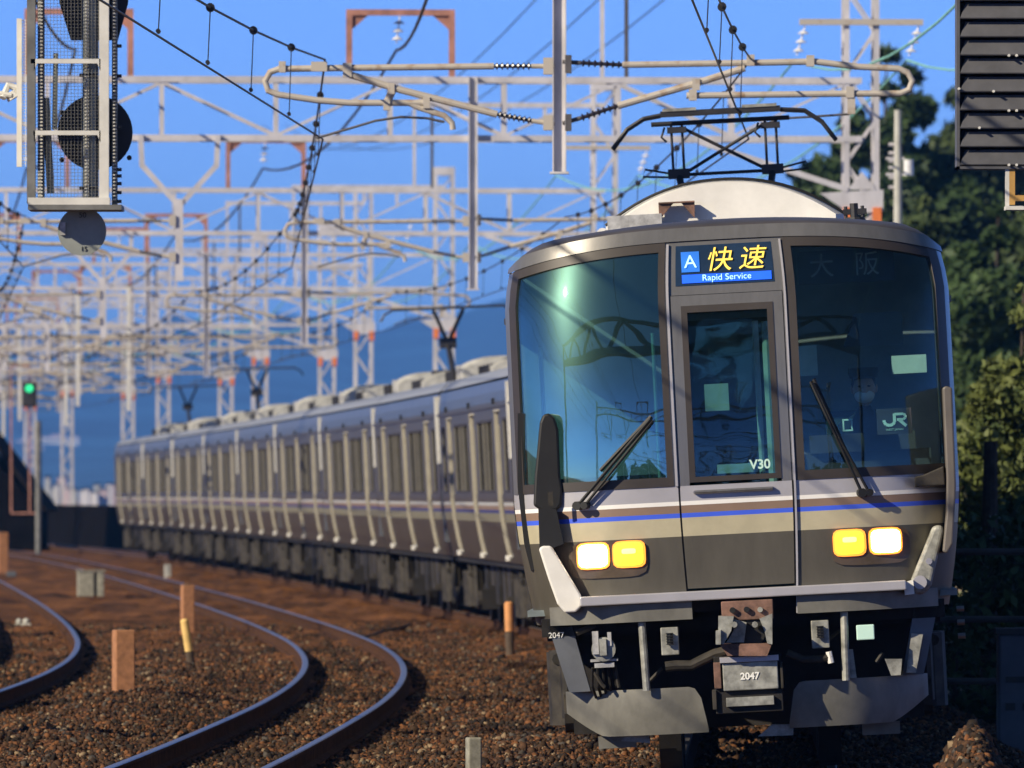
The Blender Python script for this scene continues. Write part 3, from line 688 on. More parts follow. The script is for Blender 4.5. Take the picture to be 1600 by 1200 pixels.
pbox(1130,1027,1222,1031,-.18,-.12,"edge_strip",'beltgrey',jb,.002); pbox(1140,1090,1215,1100,-.16,-.12,"edge_strip",'cast',jb,.002)
for u0,v0,u1,v1,m in ((1120,1035,1133,1075,'rustmetal'),(1224,1035,1230,1075,'undergrey'),(1118,1078,1126,1108,'undergrey')): pbox(u0,v0,u1,v1,-.15,.1,"bracket",m,jb,.003)
def jumper(u,v,mir=1,w=38,h=44):
    x,z=px(u,v); q=MB(); q.tube([(x,.0,z-.02),(x,.25,z-.02)],w/238/2,18); o=q.build("jumper_socket",'cast',fc)
    q=MB(); q.box(x-.065,x+.065,.02,.2,z-.14,z-.11); q.box(x-.07,x-.03,-.02,.2,z-.05,z+.10); q.box(x+.03,x+.055,-.01,.2,z+.0,z+.09); q.box(x-.09,x+.09,.02,.22,z-.10,z-.085); q.build("bracket",'acgrey',o)
    q=MB(); q.box(x-.025,x+.02,-.03,.02,z-.06,z+.05); q.build("socket_cover",'cast',o)
    q=MB()
    for k in range(5): q.tube([(x-.08+k*.035,.1,z-.14),(x-.09+k*.04,.16,z-.26),(x-.07+k*.035,.3,z-.34)],.010,6)
    q.build("hose",'under',o)
jumper(948,1010)
for u,v in ((1052,1002),(1287,991)):
    bx=pbox(u-15,v-21,u+15,v+21,.0,.2,"connector_box",'cast',fc); x,z=px(u,v-4)
    q=MB(); q.tube([(x,-.012,z-.035),(x,-.012,z+.035)],.022,10)
    for k in range(5): q.box(x-.024,x+.024,-.04,-.02,z-.04+k*.018,z-.034+k*.018)
    q.build("connector_plug",'black',bx)
pbox(1343,977,1372,999,.0,.2,"small_box",'decal',fc)
def pts(lst,y): return [(px(u,v)[0],y,px(u,v)[1]) for u,v in lst]
for lst,r_ in ((([(1045,1042),(1062,1040),(1085,1040),(1105,1030),(1122,1022),(1138,1018)]),.036),(([(1305,1026),(1285,1030),(1260,1030),(1235,1020)]),.026)):
    q=MB(); q.tube(pts(lst,-.02),r_,10); q.build("air_hose",'undergrey',fc,True)
q=MB(); q.tube(pts([(1300,1018),(1304,1036)],-.03),.02,8); q.build("hose_end",'acwhite',fc)
q=MB()
for lst in ([(1020,1065),(1040,1045)],[(930,1045),(945,1070),(950,1075)],[(965,1040),(972,1075)],[(1300,1000),(1318,985)],[(1385,1020),(1375,1035)]): q=MB(); q.tube(pts(lst,.12),.014,6); q.build("small_pipe",'undergrey',fc)
q=MB(); q.tube(pts([(905,990),(935,978)],.2),.022,6); q.build("small_pipe",'undergrey',fc)
q=MB(); q.prism([px(1430,990),px(1448,992),px(1437,1052),px(1422,1052)],.2,.3); q.prism([px(1388,1030),px(1415,1030),px(1413,1055),px(1398,1056)],.1,.25); q.prism([px(1330,1015),px(1338,1015),px(1344,1060),px(1328,1060)],.05,.15); q.build("stay_plate",'cast',fc)
q=MB(); q.box(-1.15,1.15,.75,.85,.32,1.0); q.build("shade_sheet",'under',fc)  # dark sheet standing in for the shade behind the coupler gear
# gap hoods and corner guards
hd=MB(); hd.prism([px(812,645),px(824,645),px(828,760),px(838,850),px(853,888),(px(833,893)),px(822,850),px(812,760)],.36,.5)
o=hd.build("gap_hood",'black',fc)
hd=MB(); hd.prism([px(848,660),px(853,648),px(862,645),px(871,652),px(877,672),px(880,745),px(884,765),px(882,788),px(876,797),px(853,800),px(838,790),px(840,745)],.10,.20); bevel(hd.build("hood_bracket",'black',fc),.015)
hd=MB(); hd.prism([px(846,795),px(874,795),px(886,850),px(870,856),px(848,856)],.05,.35); hd.build("gap_hood",'black',fc)
q=MB(); q.prism([px(861,770),px(869,768),px(870,790),px(862,790)],-.03,-.02); q.build("bracket_plate",'undergrey',fc)
hd=MB(); hd.prism([px(1478,606),px(1483,603),px(1493,606),px(1499,760),px(1494,850),px(1485,865),px(1478,862),px(1484,800),px(1484,745)],.0,.45); bevel(hd.build("gap_hood",'vanegrey',fc),.012)
hd=MB(); hd.prism([px(1435,745),px(1448,742),px(1480,728),px(1482,758),px(1448,760),px(1435,762)],.05,.40); bevel(hd.build("hood_bracket",'undergrey',fc),.008)
def guard(poly,y0_,y1_,m='acwhite'):
    q=MB(); q.prism([px(*p) for p in poly],y0_,y1_); return bevel(q.build("corner_guard",m,fc),.025,3)
guard([(847,858),(852,853),(866,853),(914,932),(914,948),(905,957),(888,958),(876,944),(862,905)],.0,.22)
guard([(1463,822),(1478,820),(1480,830),(1461,915),(1452,927),(1438,930),(1428,920),(1429,905)],.10,.22,'cast')
q=MB(); x,z=px(1443,910); q.tube([(x,.06,z),(x,.12,z)],.045,14); x,z=px(1457,877); q.tube([(x,.07,z),(x,.12,z)],.022,10); q.build("guard_bolt",'beltgrey',fc)
q=MB(); q.prism([px(1418,910),px(1432,906),px(1434,928),px(1419,930)],.0,.1); q.build("corner_step",'acwhite',fc)
# handrails low on the side
for s in (-1,1):
    if s<0: continue
    q=MB()
    for k in range(3): q.tube([(s*1.42,.9,1.02-k*.09),(s*1.47,.9,1.02-k*.09)],.02,8)
    q.build("handrail",'steel',fc)
# cab interior
q=MB(); q.box(-1.42,1.42,.35,2.1,1.12,1.16); q.box(-1.42,-.45,2.1,2.15,1.16,3.5); q.box(.45,1.42,2.1,2.15,1.16,3.5); q.box(-.45,.45,2.1,2.15,1.16,1.5); q.box(-.45,.45,2.1,2.15,3.05,3.5); q.build("cab_interior",'cabwall',fc)
q=MB(); q.box(-1.3,-.42,.62,.95,1.16,2.02); q.box(.42,1.3,.62,1.0,1.16,2.10); q.box(.5,1.2,.55,.7,2.1,2.22); q.build("driving_console",'cabdark',fc)
q=MB(); q.box(-.18,-.02,.9,1.0,2.42,2.60); q.box(.44,.58,.75,.85,2.62,2.82); q.box(.95+.12,1.30,.62,.7,2.60,2.72); q.box(-.12,.16,.5,.52,2.0,2.06); q.build("cab_notice",'cabpale',fc)
q=MB(); q.tube([(-.50,.35,1.9),(-.50,.35,2.95)],.012,8); q.tube([(-1.25,.62,1.9),(-1.25,.62,2.9)],.014,8); q.tube([(.18,.6,1.4),(.18,.6,3.0)],.02,8); q.tube([(.25,.9,1.4),(.25,.9,3.0)],.03,8); q.build("grab_pole",'cabpale',fc)
q=MB(); q.prism([(.76,2.80),(1.16,2.80),(1.16,3.02),(.84,3.02)],.98,.99); q.build("sun_visor",'seatblue',fc)
q=MB(); q.box(.62,1.15,1.45,1.58,1.5,2.38); q.box(.62,1.15,1.1,1.5,1.5,1.6); q.box(.82,.95,1.2,1.35,1.16,1.5); bevel(q.build("driver_seat",'seatblue',fc),.03)
q=MB(); q.box(-.38,.40,2.16,2.17,1.5,3.05); q.build("bulkhead_window",'glassdark',fc)
# logo sign behind the right windscreen
lx,lz=px(1403,658); yl=depth(lx/1.475,lz)+.06
q=MB(); q.box(lx-.115,lx+.115,yl,yl+.012,lz-.085,lz+.085); lg=q.build("company_sign",'cabdark',fc)
# letters J and R drawn as slab strokes (x,z in metres)
q=MB()
def stroke(a,b,w_=.02): q.bar((lx+a[0],yl-.006,lz+a[1]),(lx+b[0],yl-.006,lz+b[1]),w_,w_) if False else q.prism(_st((lx+a[0],lz+a[1]),(lx+b[0],lz+b[1]),w_),yl-.007,yl-.001)
def _st(a,b,w_):
    a=Vector(a);b=Vector(b);d_=(b-a).normalized();n_=Vector((-d_.y,d_.x))*w_/2; return [tuple(a-n_),tuple(b-n_),tuple(b+n_),tuple(a+n_)]
J=[(.002,.05),(.002,-.005),(-.010,-.020),(-.03,-.026),(-.055,-.020),(-.066,-.004),(-.068,.010)]
for a_,b_ in zip(J[:-1],J[1:]): stroke(a_,b_,.020)
Rr_=[(.002,.046),(.060,.046),(.074,.036),(.074,.022),(.060,.010),(.018,.010)]
for a_,b_ in zip(Rr_[:-1],Rr_[1:]): stroke(a_,b_,.017)
stroke((.030,.010),(.078,-.034),.020)
q.build("company_logo",'decal',lg)
text("WEST JAPAN","company_name",.020,'decal',lg,(lx,yl-.004,lz-.055))
lx2,lz2=px(1330,664); q=MB(); yl2=yl
for a_,b_ in (((-.028,-.035),(-.028,.035)),((.028,-.035),(.028,.035)),((-.034,.035),(.034,.035)),((-.034,-.035),(.034,-.035))):
    A=(lx2+a_[0],lz2+a_[1]);B=(lx2+b_[0],lz2+b_[1]); q.prism(_st(A,B,.010),yl2-.005,yl2)
q.build("square_decal",'decal',fc)
# roof gear on the leading car
ac=MB(); vs=[];N=20; w_=.86
for y,k in ((6.3,.93),(6.42,1.0),(10.2,1.0),(10.3,.93)):
    for i in range(N+1):
        x=-w_+2*w_*i/N; z=3.84+.29*(1-abs(x/w_)**2.2)*(k if k<1 else 1)
        vs.append((x*k,y,z))
    vs+=[(w_*k,y,3.62),(-w_*k,y,3.62)]
n=N+3; ac.add(vs,[(j*n+i,j*n+(i+1)%n,(j+1)*n+(i+1)%n,(j+1)*n+i) for j in range(3) for i in range(n)]+[tuple(range(n))[::-1],tuple(range(3*n,4*n))])
aco=ac.build("air_conditioner",'acwhite',fc,True)
q=MB(); q.tube([(-w_*1.0+2*w_*i/24,6.36,3.845+.29*(1-abs(-1+2*i/24)**2.2)) for i in range(25)],.012,6); q.build("edge_seal",'black',aco)
q=MB(); q.box(-.86,-.50,5.9,6.3,3.66,3.80); q.box(-.84,-.45,6.0,6.28,3.80,3.90); q.build("side_duct",'acgrey',aco)
q=MB(); q.box(.36,.84,6.0,6.28,3.66,3.78); q.build("side_duct",'acgrey',aco)
q=MB(); q.prism([(-.47,3.86),(-.47,3.98),(-.36,3.98)],6.20,6.27); q.prism([(-.31,3.98),(-.21,3.98),(-.215,3.86)],6.20,6.27); q.box(-.47,-.21,6.18,6.27,3.975,3.985); q.build("access_hatch",'rustmetal',aco)
q=MB(); q.tube([(-.88,6.0,3.78),(-.88,6.2,3.78)],.04,12); q.build("whistle",'acwhite',fc)
q=MB(); q.tube([(.93,6.0,3.62),(.93,6.0,3.70)],.05,10); q.tube([(.93,6.0,3.70),(.93,6.0,3.74),(.93,6.0,3.80)],[.09,.10,.07],12); q.tube([(.93,6,3.80),(.93,6,3.90)],.03,8); q.box(.85,1.02,5.98,6.02,3.82,3.86); q.tube([(.87,6,3.8),(.87,6,3.88)],.015,6);q.tube([(.99,6,3.8),(.99,6,3.88)],.015,6); q.build("horn",'signalblack',fc)
ac_box(fc,13.0,14.6,1.4,.36)
# pantograph of the leading car, seen end on
PY=17.3; pg=MB(); r_=.016
HZ=5.06
for dy in (-.12,.12):
    pg.box(-.52,.48,PY+dy-.03,PY+dy+.03,HZ-.03,HZ+.01)
    pg.tube([(-.52,PY+dy,HZ-.02),(-.66,PY+dy,HZ-.04),(-.80,PY+dy,HZ-.12),(-.93,PY+dy,HZ-.28)],.018,6)
    pg.tube([(.48,PY+dy,HZ-.02),(.68,PY+dy,HZ-.04),(.82,PY+dy,HZ-.14),(.93,PY+dy,HZ-.30)],.018,6)
pg.tube([(-.60,PY,HZ-.09),(.55,PY,HZ-.09)],.020,8)
pan=pg.build("pantograph",'signalblack',fc)
q=MB(); q.box(-.50,-.22,PY-.16,PY-.1,HZ+.005,HZ+.03); q.box(.16,.45,PY-.16,PY-.1,HZ+.005,HZ+.03); q.build("contact_strip",'cast',pan)
q=MB()
KN=HZ-.52
for s in (-1,1):
    c_=s*.39
    for dx in (-.045,.045): q.tube([(c_+dx,PY,HZ-.09),(c_+dx,PY,KN)],.013,6)
    q.box(c_-.08,c_+.08,PY-.05,PY+.05,HZ-.17,HZ-.12); q.box(c_-.09,c_+.09,PY-.06,PY+.06,KN-.03,KN+.05)
    q.tube([(c_-.10,PY,HZ-.12),(c_-.13,PY-.02,HZ-.2),(c_-.09,PY,HZ-.24)],.010,6)
    q.tube([(c_+s*.0,PY,KN),(c_+s*.28,PY,KN+.06),(c_+s*.30,PY,KN+.0),(c_,PY,KN-.02)],.010,6)
    q.tube([(c_,PY,KN),(s*.30,PY-.9,4.02)],.03,8); q.tube([(c_,PY,KN),(s*.30,PY+.9,4.02)],.03,8)
q.tube([(-.36,PY,HZ-.12),(.36,PY,KN)],.016,6); q.tube([(.36,PY,HZ-.12),(-.36,PY,KN)],.016,6); q.tube([(-.42,PY,KN),(.42,PY,KN)],.016,6)
q.build("pantograph_frame",'signalblack',pan)
q=MB(); q.box(-.5,.5,PY-1,PY+1,3.92,4.02)
for sx in (-1,1):
    for sy in (-1,1): q.tube([(sx*.4,PY+sy*.8,3.62),(sx*.4,PY+sy*.8,3.95)],.06,8)
q.build("pantograph_base",'undergrey',pan)

# ------------------------------------------------ driver (one body, child clothing)
drv=empty("person",fc.matrix_basis@Vector((.885,1.28,0))); bpy.context.view_layer.update()
drv.rotation_euler=fc.rotation_euler; tag(drv,'driver in dark uniform, cap and white face mask seated behind the right windscreen','person')
sk=[((0,.02,1.66),.15,-1),((0,0,1.85),.14,0),((0,-.03,2.10),.155,1),((0,-.04,2.27),.12,2),((0,-.05,2.36),.058,3),((0,-.06,2.42),.055,4),
    ((-.13,-.03,2.25),.075,3),((-.21,-.05,2.18),.062,6),((-.27,-.16,1.98),.05,7),((-.22,-.38,2.05),.04,8),
    ((.13,-.03,2.25),.075,3),((.21,-.05,2.18),.062,10),((.27,-.16,1.98),.05,11),((.20,-.38,2.05),.04,12),
    ((-.10,-.02,1.64),.10,0),((-.12,-.42,1.66),.075,14),((-.12,-.50,1.25),.05,15),((-.12,-.60,1.19),.04,16),
    ((.10,-.02,1.64),.10,0),((.12,-.42,1.66),.075,18),((.12,-.50,1.25),.05,19),((.12,-.60,1.19),.04,20)]
def skin_obj(name,sk,m,parent,sub=2):
    me=bpy.data.meshes.new(name); me.from_pydata([s[0] for s in sk],[(i,s[2]) for i,s in enumerate(sk) if s[2]>=0],[])
    o=bpy.data.objects.new(name,me); col.objects.link(o)
    md=o.modifiers.new("skin",'SKIN'); 
    for i,s in enumerate(sk): me.skin_vertices[0].data[i].radius=(s[1],s[1]); me.skin_vertices[0].data[i].use_root=(i==0)
    sb=o.modifiers.new("sub",'SUBSURF'); sb.levels=sub; sb.render_levels=sub
    bpy.context.view_layer.update()
    dm=bpy.data.meshes.new_from_object(o.evaluated_get(bpy.context.evaluated_depsgraph_get())); bpy.data.objects.remove(o)
    dm.materials.clear(); dm.materials.append(M[m]); dm.polygons.foreach_set("use_smooth",[True]*len(dm.polygons))
    o=bpy.data.objects.new(name,dm); col.objects.link(o); o.parent=parent; return o
skin_obj("body",sk,'uniform',drv)
def ell(mb,c,r,n=16,mfun=None):
    vs=[];fs=[]
    for j in range(n+1):
        th=math.pi*j/n
        for i in range(n*2):
            ph=math.pi*i/n; v=Vector((r[0]*math.sin(th)*math.cos(ph),r[1]*math.sin(th)*math.sin(ph),r[2]*math.cos(th)))
            if mfun: v=mfun(v)
            vs.append(v+Vector(c))
    m_=n*2
    for j in range(n):
        for i in range(m_): fs.append((j*m_+i,j*m_+(i+1)%m_,(j+1)*m_+(i+1)%m_,(j+1)*m_+i))
    mb.add(vs,fs)
q=MB()
def hf(v):
    if v.z<0: v=Vector((v.x*(1-.28*(v.z/.125)**2),v.y*(1-.1*(v.z/.125)**2),v.z))
    if v.y<0 and abs(v.x)<.018 and -.03<v.z<.012: v.y-=.018
    return v
ell(q,(0,-.07,2.52),(.078,.095,.125),16,hf)
for s in (-1,1): ell(q,(s*.080,-.06,2.52),(.012,.02,.032),6)
hd_=q.build("head",'skin',drv,True)
q=MB(); ell(q,(0,-.095,2.475),(.068,.085,.055),10); q.build("face_mask",'mask',drv,True)
q=MB()
for s in (-1,1): ell(q,(s*.032,-.157,2.535),(.012,.008,.007),6)
q.build("eyes",'hair',hd_)
q=MB(); ell(q,(0,-.055,2.555),(.085,.10,.09),12,lambda v:Vector((v.x,max(v.y,-.06) if v.z<.03 else v.y,v.z))); q.build("hair",'hair',drv,True)
q=MB(); q.tube([(0,-.06,2.59),(0,-.06,2.63),(0,-.06,2.66)],[.092,.105,.100],20); q.prism([(-.07,2.585),(.07,2.585),(.06,2.60),(-.06,2.60)],-.21,-.12); q.build("cap",'cap',drv,True)
def hand(s):
    sk2=[((s*.22,-.38,2.05),.026,-1),((s*.21,-.45,2.045),.024,0)]
    for f,(dx,l) in enumerate(((-.030,.070),(-.010,.080),(.010,.075),(.028,.060))):
        b_=len(sk2); x=s*.21+dx; sk2+= [((x,-.475,2.045),.009,1),((x,-.475-l*.5,2.04),.0085,b_),((x,-.475-l*.8,2.015),.008,b_+1)]
    sk2+=[((s*.21-s*.035,-.43,2.04),.011,1),((s*.21-s*.055,-.46,2.03),.009,len(sk2))]
    skin_obj("hand",sk2,'skin',drv,1)
hand(-1); hand(1)

# ------------------------------------------------ overhead line portals
POSTX=-1.72
def lattice(mb,x,z0,z1,w=.42,step=.62,y=0,leg=.075):
    for sx in (-1,1):
        for sy in (-1,1): mb.bar((x+sx*w/2,y+sy*w/2,z0),(x+sx*w/2,y+sy*w/2,z1),leg)
    z=z0;k=0
    while z+step<=z1:
        for sy in (-1,1):
            a,b=(-1,1) if k%2 else (1,-1)
            mb.bar((x+a*w/2,y+sy*w/2,z),(x+b*w/2,y+sy*w/2,z+step),.05,.03); mb.bar((x+sy*w/2,y+a*w/2,z),(x+sy*w/2,y+b*w/2,z+step),.05,.03)
        z+=step;k+=1
def ribbed(mb,a,b,n=7,r=.034,rc=.017):
    a=Vector(a);b=Vector(b); mb.tube([a,b],rc,8); d=(b-a)
    for k in range(n):
        c=a+d*((k+.5)/n); mb.tube([c-d*(.22/n),c+d*(.12/n)],[r,r*.8],12)
def Q(u,v,y=0): return ((u-847)/174,y,CAMH+(776-v)/174)
def bracket_left(par):
    m_=MB(); m_.tube([Q(745,105),Q(480,108),Q(410,109),Q(396,114),Q(388,128),Q(393,143),Q(408,149),Q(470,158),Q(520,162),Q(645,162)],.030,10)
    m_.tube([Q(750,180),Q(600,142),Q(520,118)],.033,10); m_.tube([Q(588,140),Q(578,162)],.035,8); m_.tube([Q(612,162),Q(630,170),Q(668,182),Q(680,194),Q(681,204)],.027,8)
    m_.box(Q(520,0)[0]-.06,Q(520,0)[0]+.02,-.04,.04,Q(0,122)[2],Q(0,100)[2]); m_.box(Q(460,0)[0],Q(485,0)[0],-.045,.045,Q(0,113)[2],Q(0,98)[2])
    for u,v in ((415,106),(585,140),(640,162),(578,165)): 
        p=Q(u,v); m_.box(p[0]-.03,p[0]+.03,-.045,.045,p[2]-.05,p[2]+.05)
    o=m_.build("bracket_arm",'galvold',par,True)
    g=MB(); ribbed(g,Q(803,105),Q(745,105)); ribbed(g,Q(803,190),Q(750,180)); g.build("insulator",'insul',o)
    c=MB(); c.tube([Q(840,105),Q(803,105)],.022,8); c.box(Q(822,0)[0],Q(838,0)[0],-.06,.06,Q(0,118)[2],Q(0,92)[2]); c.build("clamp",'galvold',o)
    c=MB(); c.tube([Q(840,195),Q(803,190)],.022,8); c.box(Q(822,0)[0],Q(838,0)[0],-.06,.06,Q(0,205)[2],Q(0,182)[2]); c.build("clamp",'galvold',o)
    s=MB(); s.tube([Q(668,192),Q(640,186),Q(600,184),Q(560,190),Q(520,202),Q(468,217)],.013,6); s.build("steady_arm",'galvdark',o)
    return o
def bracket_right(par):
    m_=MB(); m_.tube([Q(945,103),Q(1145,100),Q(1245,98),Q(1310,106),Q(1375,109),Q(1390,115),Q(1397,128),Q(1392,142),Q(1378,148),Q(1300,148),Q(1045,151)],.030,10)
    m_.tube([Q(938,167),Q(1060,132),Q(1136,108)],.033,10)
    for u,v in ((1145,96),(1060,134),(1300,146),(1055,150),(1238,97)):
        p=Q(u,v); m_.box(p[0]-.035,p[0]+.035,-.045,.045,p[2]-.05,p[2]+.05)
    m_.box(Q(1296,0)[0],Q(1308,0)[0],-.035,.035,Q(0,180)[2],Q(0,150)[2])
    o=m_.build("bracket_arm",'galvold',par,True)
    g=MB(); ribbed(g,Q(880,100),Q(945,103)); ribbed(g,Q(880,186),Q(938,167)); g.build("insulator",'insul',o)
    c=MB(); c.tube([Q(852,98),Q(880,100)],.02,8); c.box(Q(856,0)[0],Q(866,0)[0],-.06,.06,Q(0,116)[2],Q(0,88)[2]); c.build("clamp",'galvdark',o)
    c=MB(); c.tube([Q(852,194),Q(880,186)],.02,8); c.box(Q(856,0)[0],Q(866,0)[0],-.06,.06,Q(0,206)[2],Q(0,180)[2]); c.build("clamp",'galvdark',o)
    s=MB(); s.tube([Q(1298,180),Q(1240,184),Q(1190,187),Q(1143,206)],.012,6); s.build("steady_arm",'galvdark',o)
    return o
def string_ins(mb,x,z,lean=.0,y=0,n=3,l=.38):
    a=Vector((x,y,z)); b=a+Vector((lean,0,-l)); mb.tube([a,b],.012,6)
    for k in range(n):
        c=a+(b-a)*((k+.7)/(n+.4)); mb.tube([c-Vector((0,0,.03)),c+Vector((0,0,.012))],[.085,.03],12)
por=empty("catenary_portal")
BL,BRt=-13.6,4.03
mb=MB(); lattice(mb,BRt,-.3,9.75); mb.build("mast",'galv',por)
mb=MB(); lattice(mb,BL,-.3,8.4); mb.build("mast",'galv',por)
mb=MB()
for y in (-.22,.22):
    mb.bar((BL,y,7.68),(BRt,y,7.68),.085); mb.bar((BL,y,6.86),(BRt,y,6.86),.085)
    k=0; x=BRt-.22
    while x-1.6>BL:
        mb.bar((x-1.6,y,6.86),(x-1.6,y,7.68),.06)
        if k%2: mb.bar((x,y,6.90),(x-1.6,y,7.64),.06,.035)
        else: mb.bar((x,y,7.64),(x-1.6,y,6.90),.06,.035)
        if y<0 and k%2==0: mb.bar((x-1.6,-.22,6.86),(x-1.6,.22,6.86),.05); mb.bar((x-1.6,-.22,7.68),(x-1.6,.22,7.68),.05)
        x-=1.6;k+=1
mb.build("beam",'galv',por)
mb=MB(); mb.bar((BRt-2.3,-.24,6.82),(BRt-.2,-.24,6.15),.08); mb.prism([(BRt-.6,6.1),(BRt+.3,6.15),(BRt+.3,5.85),(BRt-.15,5.80)],-.27,-.23); mb.prism([(BRt-.2,6.15),(BRt,6.40),(BRt+.2,6.15)],-.27,-.23); mb.build("knee_brace",'galv',por)
mb=MB()
for s in (-1,1): mb.box(BRt+s*.21-.06,BRt+s*.21+.06,-.30,-.24,5.66,5.90)
mb.build("marker_plate",'orange',por)
def hpost(par,x,z0,z1):
    q=MB(); w_=.062
    q.box(x-w_,x-w_+.012,-.33-.06,-.33+.06,z0,z1); q.box(x+w_-.012,x+w_,-.33-.06,-.33+.06,z0,z1); q.box(x-w_+.012,x+w_-.012,-.336,-.324,z0,z1)
    q.box(x-.085,x+.085,-.41,-.25,z0-.02,z0)
    for z in np.arange(z0+.35,z1,.65): q.tube([(x-w_-.005,-.35,z),(x-w_+.002,-.35,z)],.010,6)
    o=q.build("drop_post",'galv',par); return o
pst=hpost(por,POSTX,4.75,7.72)
bl=bracket_left(por); bl.location=(POSTX,-.33,0); br=bracket_right(por); br.location=(POSTX,-.33,0)
for hx in (-5.55,-9.45):
    q=MB()
    for s in (-1,1):
        q.bar((hx+s*.54,-.3,6.90),(hx+s*.52,-.3,6.45),.075); q.bar((hx+s*.52,-.3,6.47),(hx+s*.02,-.3,5.92),.075)
    q.bar((hx,-.3,6.0),(hx,-.3,4.85),.11); q.build("forked_hanger",'galv',por)
    c=copy_tree(bl,por); c.location=(hx,-.33,0)
for hx in (-2.45,-6.95):
    q=MB(); q.bar((hx-.72,-.2,7.72),(hx-.72,-.2,8.62),.085); q.bar((hx+.72,-.2,7.72),(hx+.72,-.2,8.62),.085); q.bar((hx-.76,-.2,8.62),(hx+.76,-.2,8.62),.085)
    q.prism([(hx-.68,8.58),(hx-.45,8.58),(hx-.68,8.38)],-.21,-.19); q.prism([(hx+.68,8.58),(hx+.45,8.58),(hx+.68,8.38)],-.21,-.19)
    fo=q.build("feeder_frame",'rust',por); q=MB(); string_ins(q,hx,8.58,-.05); q.build("insulator_string",'porcelain',fo)
q=MB(); q.bar((.72,-.2,7.7),(.72,-.2,9.25),.055); q.build("rod",'galvdark',por)
q=MB(); q.bar((.35,.1,9.32),(BRt,.1,9.32),.10); q.bar((.40,.1,9.3),(.40,.1,7.7),.06)
for x in (2.1,2.9): q.bar((x,.1,9.3),(x,.1,8.9),.07)
q.box(BRt-.25,BRt+.25,-.25,.25,9.6,9.8); q.build("upper_arm",'galv',por)
q=MB(); q.bar((BRt-.88,-.26,8.50),(BRt+.86,-.26,8.50),.085); ca=q.build("crossarm",'galvold',por)
q=MB(); string_ins(q,BRt-.80,8.45,-.12,-.26,3,.42); string_ins(q,BRt+.80,8.45,-.14,-.26,3,.42); q.build("insulator_string",'porcelain',ca)
PYX=[264,314,364,414]
PY_=[-61,-11,39,89,139,189,239,289,339,389,439]
plab={89:'nearest portal, its drop post and two pipe brackets hanging above the leading car',139:'second portal, its right lattice mast before the trees, beam across the top',
189:'third portal back, beam crossing the picture just above the far carriages',239:'fourth portal back, with orange marked mast above the carriages',289:'fifth portal back, blurred above the middle of the train',
339:'sixth portal back, strongly blurred above the last carriages',389:'seventh portal back, strongly blurred at the far left',439:'farthest portal of the row, only a faint grid at the far left',
39:'portal just outside the top of the picture, in front of the train',-11:'portal above the camera position, out of the picture',-61:'portal behind the camera, seen only mirrored in the windscreen'}
plab.update({264:'extra portal of the neighbouring line, between the fourth and fifth of the row',314:'extra portal of the neighbouring line, between the fifth and sixth of the row',364:'extra portal of the neighbouring line, between the sixth and seventh of the row',414:'extra portal of the neighbouring line, just before the farthest of the row'})
for i,y in enumerate(PY_+PYX):
    o=por if i==0 else copy_tree(por)
    o.location=(TX(y),y,0); o.rotation_euler=(0,0,-math.atan(TS(y))*0+(-math.atan(TS(y)))); tag(o,plab[y],'catenary portal','steel catenary portals over the tracks')
    if y in PYX: o.location.x-=.5; o.location.z=.35
    if y>=239:
        for hx in (-5.55,-9.45):
            c=copy_tree([k_ for k_ in o.children if k_.name.startswith('bracket_arm') and len(k_.data.vertices)==len(br.data.vertices)][0],o); c.location=(hx,-.33,0)
        q=MB(); q.bar((-3.6,-.3,3.9),(-3.6,-.3,6.9),.10); q.build("drop_post",'cagewhite',o); q=MB(); q.bar((-7.4,-.3,3.9),(-7.4,-.3,6.9),.10); q.build("drop_post",'cagewhite',o)
    if y==139:
        for c in o.children:
            if c.name.startswith('drop_post') or (c.name.startswith('bracket_arm') and c.location.x>-3): c.location.x+=.28
    if y==89:
        for c in list(o.children):
            if c.name.startswith('forked_hanger') or (c.name.startswith('bracket_arm') and c.location.x<-3):
                for g_ in list(c.children): bpy.data.objects.remove(g_)
                bpy.data.objects.remove(c)

